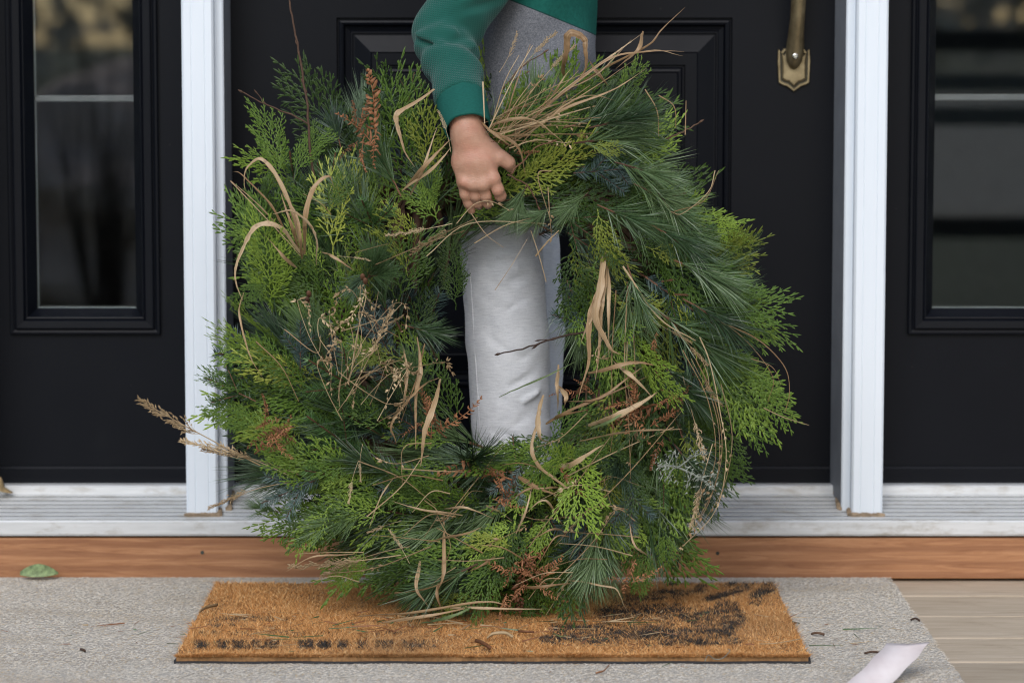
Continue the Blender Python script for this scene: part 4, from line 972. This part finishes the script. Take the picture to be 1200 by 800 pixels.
# dried grass: each blade its own ribbon following a bent path
def blade(pts, w, Y=-.56, mat='dry_blade', dys=None, name='dried_grass_blade', tw=None):
    n=len(pts); P=[at(p[0],p[1],Y+(p[2] if len(p)>2 else -.020*math.sin(math.pi*i/max(1,n-1)))) for i,p in enumerate(pts)]
    P[0].y += .03
    path=smooth_path(P,8); N=len(path); mb=MB(); w=w*.00098; ph=R_.uniform(0,6)
    cu=R_.uniform(.0006,.0024); path=[p+Vector((cu*math.sin(i*.33+ph),cu*math.cos(i*.27+ph),cu*math.sin(i*.29+2*ph)))*min(1,i/6) for i,p in enumerate(path)]
    path=[p+Vector((R_.gauss(0,.00012),R_.gauss(0,.0002),R_.gauss(0,.00012))) for p in path]
    wl=[w*(.40+.60*min(1,i/(N*.3)))*min(1,((1.0-i/(N-1))*1.6)**.9+.05)*(1+.10*math.sin(i*1.3+ph)) for i in range(N)]
    t0=R_.uniform(-.7,.7); tl=[t0+(R_.uniform(.2,.7) if tw is None else tw)*math.sin(i/N*3.6+ph) for i in range(N)]
    ribbon(mb,path,wl,0,tl,Vector((R_.uniform(-.4,.4),-1,R_.uniform(-.2,.5))),R_.uniform(.2,.55))
    me=mb.mesh(name,M[mat],True); at2=me.attributes.new('ruv','FLOAT_VECTOR','POINT'); sd=R_.uniform(0,50)
    at2.data.foreach_set('vector',[c for i in range(N) for k in range(3) for c in (k*.5,i/N,sd)])
    return wpart(name, me)
def stalk(pts, r, Y=-.56, mat='dry_blade', seeds=0, name='grass_stalk'):
    P=[at(p[0],p[1],Y+(p[2] if len(p)>2 else -.012*math.sin(math.pi*i/max(1,len(pts)-1)))) for i,p in enumerate(pts)]
    path=smooth_path(P,6); mb=MB(); N=len(path); mb.tube(path,[r*.001*(1-.5*i/(N-1)) for i in range(N)],4)
    for k in range(seeds):
        i=R_.randint(int(N*.45),N-1); q=path[i]; d=(path[min(N-1,i+1)]-path[i-1]).normalized()+Vector((R_.gauss(0,.6),R_.gauss(0,.5),R_.gauss(0,.6))); d.normalize(); l=.006*R_.uniform(.7,1.4)
        q=q+d*.002; s_=d.orthogonal().normalized()*l*.2; s2=d.cross(s_); b=len(mb.V); m_=q+d*l*.4
        mb.V += [tuple(q),tuple(m_+s_),tuple(m_-s_*.5+s2),tuple(m_-s_*.5-s2),tuple(q+d*l)]; mb.F += [(b,b+1,b+2),(b,b+2,b+3),(b,b+3,b+1),(b+4,b+2,b+1),(b+4,b+3,b+2),(b+4,b+1,b+3)]; mb.M += [0]*6
    return wpart(name, mb.mesh(name,M[mat],False))
BL = [  # left clump
 ([(354,302),(342,250),(320,200),(302,185),(288,197),(289,226)],5,-.55),([(345,292),(330,262),(310,232),(287,206),(272,203)],3,-.55),([(355,300),(357,262),(368,220),(384,208),(394,220)],6,-.56),
 ([(352,300),(326,268),(302,264),(283,290),(277,320),(284,350)],6.5,-.57),([(346,316),(329,297),(309,275)],6,-.575),([(369,312),(372,290),(362,262),(344,249),(318,250)],6,-.57),([(355,300),(312,250),(270,211)],2.5,-.55),
 ([(375,297),(393,302),(415,317)],4,-.58),([(508,105),(472,130),(463,145),(473,168),(486,197)],6.5,-.55),([(350,300),(340,262),(330,225)],4,-.56),([(352,305),(352,280),(346,250),(332,228)],5,-.57),([(283,345),(281,372),(290,410),(310,445)],2.6,-.56),([(474,222),(500,192),(529,163)],6,-.55),([(480,230),(497,195),(512,150)],4,-.545),([(470,225),(505,196),(530,175)],4,-.55),
 # fan at the top
 ([(596,165),(640,122),(683,92),(723,65),(757,60),(803,62)],5.5,-.54),([(600,160),(650,115),(700,78),(735,52),(755,37)],5,-.53),([(755,37),(748,55),(722,82)],5,-.53),([(640,125),(700,85),(757,55),(775,35),(803,9)],4.5,-.52),([(600,165),(660,128),(715,108),(758,79)],6,-.54),([(592,175),(640,140),(664,124),(693,111),(721,118)],4,-.55),([(635,132),(655,100),(671,78)],4,-.52),
 ([(661,92),(661,66),(665,47),(674,39),(684,46),(688,62),(684,80),(674,100)],9,-.50),([(573,148),(600,140),(630,143),(662,168)],4.5,-.565),([(568,150),(595,163),(612,182),(616,206)],4,-.575),([(563,143),(583,160),(606,178)],3.5,-.57),([(700,85),(760,58),(800,66)],2.5,-.52),([(640,115),(690,92),(715,75),(740,45)],3,-.52),([(600,158),(625,140),(640,118),(655,85)],4,-.53),([(690,70),(700,85),(712,100)],6,-.52),([(610,155),(670,118),(755,62)],3,-.545),
 # right of the hole
 ([(708,300),(703,330),(695,362),(690,395),(688,428),(679,470)],8,-.575),([(710,298),(704,335),(692,372),(682,402)],10,-.58),([(708,300),(702,345),(700,380),(712,406),(729,413)],9,-.582),([(712,300),(707,345),(703,390),(697,446)],7,-.575),([(712,310),(715,360),(712,420)],5,-.578),([(690,440),(721,430),(748,425),(775,428)],6,-.58),([(660,474),(690,468),(720,456),(757,428)],5,-.585),([(690,502),(720,487),(750,473),(770,460)],8,-.585),([(720,426),(738,440),(766,466)],6,-.585),([(640,500),(690,470),(760,440)],4,-.58),([(680,520),(740,505),(800,502)],4,-.585),
 ([(637,466),(629,495),(634,515),(648,518)],7,-.56),([(651,453),(664,464),(662,478)],7,-.56),([(634,485),(624,518),(634,549),(658,568),(680,575)],5,-.575),([(643,551),(675,541),(706,523)],8,-.575),([(596,555),(632,571),(672,587)],6,-.58),([(655,430),(654,455),(652,480)],5,-.55),([(640,500),(660,486),(690,478)],5,-.565),
 # left of the hole
 ([(488,398),(494,434),(486,466),(488,525)],6,-.57),([(515,447),(507,481),(496,512),(493,545)],8,-.575),([(513,446),(490,456),(459,497),(463,521)],6,-.57),([(471,408),(477,447),(473,485)],4,-.57),([(497,405),(485,450),(470,500)],4,-.565),
 # along the bottom
 ([(492,652),(490,690),(500,712)],5,-.575),([(520,625),(519,672),(511,697)],6,-.575),([(522,672),(513,697),(516,716)],5,-.575),([(660,684),(700,684),(722,690),(737,718)],2.5,-.575),([(418,727),(480,716),(560,706),(600,712)],4,-.57),([(440,735),(500,722),(560,708)],4,-.575),([(520,718),(570,711),(640,713)],3.5,-.575),([(600,690),(640,688),(670,684)],4,-.58),([(455,700),(500,690),(540,672)],4,-.575),([(520,600),(545,595),(580,608)],3,-.59),([(500,640),(540,625),(565,617)],4,-.585),([(760,655),(745,640),(738,610)],4,-.57),
 ([(600,640),(615,600),(625,565)],3,-.58)]
for pts,w,Y in BL: blade(pts,w*(.72 if 590<pts[0][0]<645 and pts[0][1]<180 else 1.12),Y,tw=(.15 if w>=8.9 else None))
blade([(693,506),(720,490),(752,468)],4.5,-.588,'green_blade'); blade([(585,468),(640,440),(690,415)],3,-.56,'green_blade'); blade([(490,735),(530,722),(562,708)],5,-.575,'green_blade')
# thin stalks fanning out of the top, crossing the face and trailing at the right
for k in range(34):
    a=R_.uniform(-.25,1.0); L=R_.uniform(50,115); x0,y0=R_.gauss(585,9),R_.gauss(158,8); x1,y1=x0+L*math.cos(a*1.25+.15)*1.05,y0-L*math.sin(a*1.25+.15); stalk([(x0,y0),((x0+x1)/2+R_.gauss(0,5),(y0+y1)/2-R_.uniform(0,8)),(x1,y1)],R_.uniform(.5,1.0),-.54-R_.uniform(0,.02),R_.choice(('dry_blade','dry_seed')),R_.choice((0,0,8)))
for pts,r,sd in (([(838,375),(880,393),(905,412),(922,435),(925,462),(920,482)],.9,0),([(820,360),(870,395),(905,440),(900,470)],.6,0),([(895,478),(919,489),(948,498)],.7,0),([(820,395),(832,425),(844,483),(851,536),(839,597),(800,640)],.8,18),([(815,420),(838,470),(846,530),(830,590),(805,628)],.7,14),([(825,440),(842,500),(840,560),(818,610)],.7,12),([(800,410),(830,470),(838,540),(812,600)],.6,12),([(845,450),(858,510),(848,570),(822,615)],.6,6),
  ([(735,340),(732,430),(737,500),(739,560)],.8,0),([(722,340),(717,420),(718,500),(715,530)],.7,0),([(742,380),(745,470),(738,540)],.6,10),([(730,312),(772,372),(815,399)],1.2,0),([(838,200),(830,225),(800,250),(786,248)],.7,0),([(756,105),(770,130),(772,160)],.8,0),([(772,112),(790,125),(792,150)],.8,0),([(803,158),(804,118)],1.0,0),([(790,248),(825,235),(842,200)],.6,0),([(880,420),(905,430),(915,450)],.5,0),
  ([(471,549),(520,552),(566,553)],.8,0),([(420,540),(470,560),(510,592)],.8,0),([(430,605),(470,570),(495,535)],1.0,0),([(520,610),(560,560),(590,520)],.7,0),([(620,640),(680,560),(745,470)],.8,0),([(690,600),(740,550),(800,480)],.8,0),([(660,560),(720,530),(790,500)],.9,0),([(640,690),(690,640),(720,600)],.8,0),([(270,212),(330,275),(352,300)],.7,0),([(552,250),(570,275),(590,290)],.6,0),([(556,285),(590,265),(625,255)],.7,0),([(580,340),(600,310),(618,280)],.5,0),([(500,300),(550,262),(640,262)],.7,0),([(440,310),(500,285),(545,270)],.7,6),
  ([(566,96),(568,145)],1.3,0),([(300,400),(330,430),(350,470)],.8,0),([(535,262),(555,240),(575,236),(596,246)],.6,8),([(505,640),(440,665),(380,672)],.8,10),([(640,330),(632,300),(622,270)],.8,0),([(628,300),(640,285),(655,270)],1.5,0)):
    stalk(pts,r,-.575,R_.choice(('dry_blade','dry_seed')),sd)
for k in range(26):
    th=R_.uniform(0,6.283); p,o,l=ring_point(th,R_.uniform(.2,.9)); u,v=proj(p); a=R_.uniform(0,6.283); L=R_.uniform(40,85); x1,y1=u+L*math.cos(a),v+L*math.sin(a)*.8
    if 500<u<625 and v<420 or 520<x1<610 and 100<y1<460 or max(v,y1)>710: continue
    stalk([(u,v),((u+x1)/2+R_.gauss(0,10),(v+y1)/2+R_.gauss(0,10)),(x1,y1)],R_.uniform(.4,.8),-.575,R_.choice(('dry_blade','dry_seed')),R_.choice((0,0,6)))
# dried ferns
for a,b,ya,yb in (((440,160),(418,80),-.55,-.53),((446,182),(390,132),-.56,-.55),((442,150),(444,198),-.565,-.57),((420,165),(400,190),-.56,-.565),((345,500),(288,526),-.60,-.605),((298,532),(336,485),-.60,-.61),((315,530),(342,508),-.605,-.61),((330,490),(300,505),-.605,-.61),((512,505),(560,462),-.55,-.56),((505,515),(495,468),-.56,-.57),((500,480),(522,500),-.56,-.58),((600,562),(512,552),-.575,-.575),((575,600),(602,558),-.58,-.58),((618,640),(620,722),-.57,-.565),((625,645),(590,690),-.575,-.58),((612,650),(640,672),-.575,-.585),((640,640),(612,690),-.58,-.585),((790,468),(722,510),-.58,-.585),((760,500),(798,470),-.58,-.59),((740,480),(770,520),-.58,-.59),((750,470),(735,512),-.585,-.59),((668,468),(690,440),-.55,-.55),((655,545),(690,580),-.575,-.58),((770,388),(769,420),-.58,-.585),((745,655),(737,697),-.565,-.57),((600,172),(575,165),-.56,-.56),((604,180),(630,172),-.56,-.57),((780,440),(812,450),-.57,-.57)):
    hero(R_.choice(ferns),a,b,ya,yb,R_.uniform(-.6,.6))
for cx,cy,rr,nn,Y in ((765,490,30,9,-.59),(615,680,22,8,-.575),(318,508,20,5,-.605),(505,490,14,4,-.57),(425,160,16,3,-.56),(580,575,22,3,-.585),(740,680,9,2,-.565),(690,462,12,2,-.555)):
    for k in range(nn):
        a=R_.uniform(0,6.283); ux,uy=cx+R_.gauss(0,rr*.6),cy+R_.gauss(0,rr*.5); L=R_.uniform(26,44); hero(R_.choice(ferns),(ux,uy),(ux+L*math.cos(a),uy+L*math.sin(a)),Y,Y-R_.uniform(0,.02),R_.uniform(-1,1))
# seed plumes
for a,b,ya,yb in (((305,545),(150,482),-.54,-.54),((345,560),(212,506),-.545,-.55),((350,556),(235,520),-.55,-.55),((340,565),(238,585),-.55,-.55),((470,650),(338,680),-.575,-.58),((480,640),(370,668),-.575,-.58),((405,470),(452,362),-.58,-.60),((440,385),(472,372),-.58,-.60),((420,540),(405,590),-.58,-.59),((425,520),(418,565),-.59,-.595),((600,90),(648,30),-.47,-.45),((585,85),(612,38),-.47,-.46),((620,110),(668,45),-.48,-.47),((528,178),(518,128),-.57,-.575),((560,255),(480,300),-.555,-.57),((530,262),(455,285),-.55,-.575),((735,400),(742,520),-.585,-.59),((810,420),(845,480),-.57,-.57),((800,440),(835,540),-.57,-.57),((835,520),(815,625),-.56,-.555),((600,610),(572,590),-.59,-.6),((480,660),(455,620),-.59,-.59),((650,640),(680,600),-.58,-.58),((640,720),(665,670),-.57,-.57),((790,380),(830,430),-.575,-.58),((760,375),(815,395),-.575,-.575),((470,610),(430,625),-.58,-.59),((395,300),(435,300),-.56,-.57)):
    hero(R_.choice(plumes),a,b,ya,yb,R_.uniform(-1,1))
for k in range(22):
    x0,y0=R_.gauss(412,14),R_.uniform(410,505); a=R_.gauss(-1.25,.55); L=R_.uniform(45,105); x1,y1=x0+L*math.cos(a),y0+L*math.sin(a); tx=R_.choice((-1,1,1))
    stalk([(x0,y0),((x0+x1)/2-R_.gauss(0,7),(y0+y1)/2),(x1,y1),(x1+tx*R_.uniform(8,18),y1+R_.uniform(0,16)),(x1+tx*R_.uniform(14,26),y1+R_.uniform(14,34))],R_.uniform(.4,.65),-.585-R_.uniform(0,.015),'dry_seed',R_.randint(10,26))
for k in range(34):
    x0,y0=R_.uniform(380,760),R_.uniform(545,690); a=R_.gauss(2.9,.5); L=R_.uniform(40,95); x1,y1=x0+L*math.cos(a),y0+L*math.sin(a)*.6
    if y1>712 or x1<330: continue
    if k%3: stalk([(x0,y0),((x0+x1)/2,(y0+y1)/2-R_.gauss(4,6)),(x1,y1)],R_.uniform(.5,.9),-.58,R_.choice(('dry_blade','dry_seed')),R_.choice((0,0,10)))
    else: blade([(x0,y0),((x0+x1)/2,(y0+y1)/2-R_.gauss(5,9)),(x1,y1+R_.gauss(0,8))],R_.uniform(2,3.5),-.58)
# bare twigs with buds
def twig(paths, Y, mat='twig_bark', name='bare_twig', r0=1.6):
    mb=MB()
    for pts,r in paths:
        P=smooth_path([at(p[0],p[1],Y+(p[2] if len(p)>2 else 0)) for p in pts],5); N=len(P); mb.tube([p+Vector((R_.gauss(0,.0005),0,R_.gauss(0,.0005))) for p in P],[r*.001*(1-.4*i/(N-1)) for i in range(N)],6)
        d=(P[-1]-P[-2]).normalized(); mb.tube([P[-1]-d*.004,P[-1],P[-1]+d*.004],[r*.0007,r*.0013,r*.0003],6)
    return wpart(name, mb.mesh(name,M[mat],True))
twig([([(372,225),(364,180),(360,125),(350,60),(342,20),(337,-12)],1.9),([(363,146),(340,134),(310,122),(282,107)],1.3),([(360,110),(354,95)],1.0),([(312,123),(300,108)],.8),([(351,62),(347,50)],.9)],-.505)
twig([([(690,388),(655,395),(620,406),(583,415)],1.6),([(655,395),(640,399),(626,407)],1.1),([(650,397),(630,399)],.9)],-.54)
twig([([(780,163),(800,155),(822,142)],1.3)],-.52); twig([([(598,204),(612,190),(630,172),(650,165)],1.2)],-.565,'red_stem'); twig([([(595,205),(620,220),(632,245)],1.2)],-.57,'red_stem')
twig([([(590,105),(610,80),(640,60)],1.1),([(600,95),(618,85)],.8)],-.47)
twig([([(770,545),(795,548),(820,560),(835,572)],1.8),([(795,548),(812,535),(826,532)],1.2),([(810,555),(805,570)],1.2),([(790,547),(780,562)],1.0),([(783,546),(790,530)],1.1),([(820,560),(836,556)],1.0)],-.59,'lichen','lichen_twig')
mb=MB()
for k in range(260):
    px,py=R_.choice(((772,545),(783,546),(795,548),(810,553),(820,560),(830,568),(812,535),(824,532),(806,568),(788,533),(781,560),(834,556)))
    p=at(px+R_.gauss(0,5),py+R_.gauss(0,4),-.592+R_.gauss(0,.003)); d=Vector((R_.gauss(0,1),R_.gauss(0,1),R_.gauss(0,1))).normalized(); needle(mb,p,d,R_.uniform(.003,.007),.0016,d.orthogonal()*.002,0,2)
wpart('lichen_tuft',mb.mesh('lichen_tuft',M['lichen']))
for k,(px,py) in enumerate(((362,345),(360,352),(428,330),(425,325))):
    p=at(px,py,-.585); mb=MB(); mb.tube([p+Vector((0,.006,-.003)),p+Vector((0,.002,0)),p+Vector((0,-.004,.003)),p+Vector((0,-.007,.005))],[.002,.0036,.003,.0008],8); wpart('bud',mb.mesh('bud',M['red_stem'],True))

# ------------------------------------------------------------------ small things lying about
def leaf_thing(name, px, py, Y, z, Lm, Wm, rz, mat, label, curl=.3, cat='leaf', tilt=(0,0)):
    mb=MB(); N=9; c=at(px,py,Y); c.z=z
    for i in range(N):
        u=i/(N-1); w=Wm*math.sin(math.pi*min(.98,u*.92+.06))**.8; x=(u-.5)*Lm; zz=curl*Lm*(.5-abs(u-.5))*.6
        mb.V += [(x,-w/2,zz+w*.25),(x,0,zz),(x,w/2,zz+w*.25)]
    for i in range(N-1): b=3*i; mb.F += [(b,b+3,b+4,b+1),(b+1,b+4,b+5,b+2)]; mb.M += [0,0]
    o=mb.build(name,mat,None,True); o.location=c; o.rotation_euler=(tilt[0],tilt[1],rz); md=o.modifiers.new('thick','SOLIDIFY'); md.thickness=.0004
    return tag(o,label,cat)
simple('green_leaf',(.19,.25,.11),.6,.5,160,.6); simple('tan_leaf',(.42,.30,.15),.6,.3,60,.3)
leaf_thing('fallen_leaf',46,671,-.165,ZR+.009,.056,.024,.05,M['green_leaf'],'pale green fallen leaf on the rug against the cedar board',.12,'leaf',(.75,0))
leaf_thing('dry_leaf',2,566,-.045,.122,.03,.03,1.4,M['tan_leaf'],'small tan dry leaf standing on the threshold at the left edge',.3,'leaf',(.9,0))
# curl of pale ribbon at the lower right
p0=at(1030,800,-.82); mb=MB(); path=[]
for i in range(14):
    u=i/13; path.append(Vector((-.022+.060*u+.006*math.sin(u*3),-.045+.070*u,.002+.040*u**1.2+.006*math.sin(u*3.1))))
for i,p in enumerate(path):
    w=.0275+.001*math.sin(i); s_=Vector((.97,.16,-.06+.05*i/13)); s_.normalize(); mb.V += [tuple(p-s_*w),tuple(p+Vector((0,0,-.002))),tuple(p+s_*w)]
for i in range(13): c=3*i; mb.F += [(c,c+1,c+4,c+3),(c+1,c+2,c+5,c+4)]; mb.M += [0,0]
t=NT('pale_ribbon'); t.pi(Base_Color=t.ramp(t.noise(t.coord(),25,3),[(.3,(.62,.54,.53)),(.7,(.74,.68,.67))]),Roughness=.32); M['ribbon']=t.m
o=mb.build('ribbon_curl',M['ribbon'],None,True); q_=at(1030,803,-.86); o.location=(q_.x,-.86,ZR); md=o.modifiers.new('thick','SOLIDIFY'); md.thickness=.0005
tag(o,'curled pale pink ribbon strip on the rug beside the deck boards','ribbon')
# bits dropped from the wreath on mat and rug
def bit(name, pts, r, mat, label, cat, Yz=None, flat=.4):
    mb=MB(); P=[]
    for px,py,z in pts:
        v=at(px,py,-.6); d=v-Vector((0,CY,HC)); tt=(z-HC)/d.z; P.append(Vector((0,CY,HC))+d*tt)
    mb.tube(smooth_path(P,4) if len(P)>2 else P,r*.001,5,flat=flat); o=mb.build(name,M[mat],None,True); return tag(o,label,cat)
zm=ZR+.017
bit('straw_piece',[(571,747,zm),(578,742,zm+.004),(592,741,zm+.006),(601,746,zm+.002)],2.2,'dry_seed','bent straw-coloured leaf scrap on the front of the coir mat','straw')
bit('fern_scrap',[(557,750,zm),(564,752,zm+.003),(571,756,zm+.002),(575,759,zm)],2.6,'dry_fern','curled brown fern scrap beside the straw scrap on the mat','fern scrap')
bit('bark_scrap',[(607,739,zm+.001),(626,740,zm+.001)],1.6,'dry_fern','short straight brown scrap on the mat right of the straw scrap','scrap')
bit('green_blade_scrap',[(648,741,zm),(656,745,zm+.003),(664,744,zm+.001)],.8,'green_blade','thin green blade scrap at the left of the black print on the mat','grass scrap')
bit('white_thread',[(826,774,zm-.004),(830,767,zm-.002),(838,772,zm-.001),(848,770,zm),(855,762,zm),(853,760,zm)],.5,'lichen','looped white thread at the front edge of the mat','thread',flat=1)
bit('grass_stem',[(890,754,zm),(910,753,zm+.002),(938,748,zm)],.6,'dry_seed','thin dry grass stem on the right end of the mat','grass stem',flat=1)
bit('leaf_scrap',[(234,716,zm+.004),(242,711,zm+.004),(255,708,zm+.002)],2.4,'dry_seed','pale leaf scrap at the left end of the mat','leaf scrap')
bit('twig_scrap',[(698,788,ZR+.003),(708,785,ZR+.004),(714,778,ZR+.004)],1.3,'dry_fern','small brown twig scrap on the rug in front of the mat','twig')
bit('moss_scrap',[(951,742,ZR+.003),(958,741,ZR+.006),(966,743,ZR+.003)],1.8,'twig_bark','dark crumb on the rug just right of the mat','crumb')
bit('dark_crumb',[(94,760,ZR+.002),(98,761,ZR+.005),(100,763,ZR+.002)],1.7,'twig_bark','dark crumb alone on the left of the rug','crumb')
bit('leaf_crumb',[(1013,765,ZR+.002),(1022,763,ZR+.005),(1031,764,ZR+.002)],1.5,'twig_bark','dark leaf crumb on the rug above the ribbon','crumb')
bit('corner_crumb',[(1067,726,ZR+.002),(1073,724,ZR+.005),(1078,727,ZR+.002)],1.5,'twig_bark','brown crumb at the right edge of the rug','crumb')

mb=MB()
for k in range(420):
    x=WC.x+R_.gauss(0,.30); y=-.50-abs(R_.gauss(0,.13)); onm = mx0<x<mx1 and my0<y<my1; z=(ZR+.0165 if onm else ZR+.002)
    if y<-.95 or x>.52: continue
    a=R_.uniform(0,6.28); needle(mb,Vector((x,y,z)),Vector((math.cos(a),math.sin(a),R_.uniform(0,.08))).normalized(),R_.choice((.006,.01,.016,.03,.05)),R_.choice((.0008,.0012,.002)),Vector((0,0,0)),R_.choice((0,1,1,2,2)),2)
o=mb.build('shed_needles',[M['pine_needle'],M['dry_seed'],M['dry_fern']]); tag(o,'loose needles and bits shed under the wreath','needles',kind='stuff')
# ------------------------------------------------------------------ the yard behind the camera, seen mirrored in the panes
def mirror(px, py, Yv): p=at(px,py,Yv); return Vector((p.x,.03-Yv,p.z))
def rough_stone(name, c, r, mat, label):
    bm=bmesh.new(); bmesh.ops.create_icosphere(bm,subdivisions=4,radius=1)
    for v in bm.verts:
        n_=v.co.copy(); v.co=Vector((n_.x*r[0],n_.y*r[1],n_.z*r[2]))*(1+.16*math.sin(n_.x*5+1)*math.sin(n_.y*6+2)+.12*math.sin(n_.z*9+n_.x*4))
    me=bpy.data.meshes.new(name); bm.to_mesh(me); bm.free(); me.materials.append(mat); o=ob(name,me); o.location=c; return tag(o,label,'boulder')
simple('pink_stone',(.60,.44,.36),.9,.3,3,.5)
c=mirror(140,205,11.0); rough_stone('garden_boulder',(c.x+.15,c.y,ZG+.42),(1.25,.8,.72),M['pink_stone'],'pinkish boulder mirrored in the left glass pane')
sh=empty('bare_shrub',(mirror(122,200,8.5).x,-8.47,ZG)); tag(sh,'dark upright shrub mirrored in the left glass pane','shrub')
mb=MB(); base=Vector((sh.location.x,-8.47,ZG))
for k in range(16):
    a=R_.uniform(0,6.28); h_=R_.uniform(.8,1.4); e=base+Vector((math.cos(a)*R_.uniform(.05,.28),math.sin(a)*.2,h_)); mb.tube([base+Vector((math.cos(a)*.05,0,0)),base.lerp(e,.5)+Vector((R_.gauss(0,.04),0,0)),e],[.014,.010,.004],5)
o=mb.build('branch_mass',M['twig_bark'],sh); o.matrix_parent_inverse=Matrix.Translation(-sh.location)
bn=empty('garden_bench',(mirror(1180,200,7.5).x,-7.5,ZG)); tag(bn,'dark slatted garden bench mirrored in the right glass pane','bench'); simple('bench_wood',(.02,.018,.016),.7,.3); simple('bench_pale',(.12,.12,.11),.7,.2)
bx0=bn.location.x
def bpart(name,x0,x1,y0,y1,z0,z1,mm):
    b=MB(); b.box(x0,x1,y0,y1,z0,z1); o=b.build(name,mm,bn,bevel=.006); o.matrix_parent_inverse=Matrix.Translation(-bn.location)
z1=mirror(1150,48,7.5).z; z2=mirror(1150,260,7.5).z
bpart('slat',bx0-.9,bx0+.9,-7.53,-7.48,z1-.045,z1+.045,M['bench_wood']); bpart('slat',bx0-.9,bx0+.9,-7.53,-7.48,z1-.20,z1-.13,M['bench_pale']); bpart('slat',bx0-.9,bx0+.9,-7.53,-7.48,z1-.34,z1-.26,M['bench_pale'])
bpart('seat',bx0-.9,bx0+.9,-7.48,-7.05,z2-.04,z2+.045,M['bench_wood'])
for x in (bx0-.85,bx0+.80):
    for y in (-7.55,-7.12): bpart('leg',x,x+.06,y,y+.06,ZG,(z1 if y<-7.4 else z2)-.05,M['bench_wood'])

# added far brush, one mass hiding the low sky from the pane reflections
nw=14000; th_=rng.uniform(-260,260,nw); dd=rng.uniform(-135,-95,nw); hh=3.6+2.2*vnoise(th_,dd,.05,21)+.6*rng.random(nw); zc=ZG+hh*rng.random(nw)**.6
P=np.stack([th_,dd,zc],1); U=rng.normal(0,1,(nw,3)); U/=np.linalg.norm(U,axis=1)[:,None]; W_=np.cross(U,rng.normal(0,1,(nw,3))); W_/=np.linalg.norm(W_,axis=1)[:,None]; sz=rng.uniform(.4,.9,(nw,1))
V=np.concatenate([P-U*sz,P+U*sz-W_*sz*.4,P+W_*sz]); F=np.stack([np.arange(nw),np.arange(nw)+nw,np.arange(nw)+2*nw],1)
simple('sky_screen_mass',(.50,.42,.33),.95,.4,.15)
o=ob('sky_screen_brush',np_mesh('sky_screen_brush',V,F,M['sky_screen_mass'])); tag(o,'added brown brush mass hiding the low sky mirrored in the glass panes','brush',kind='stuff')
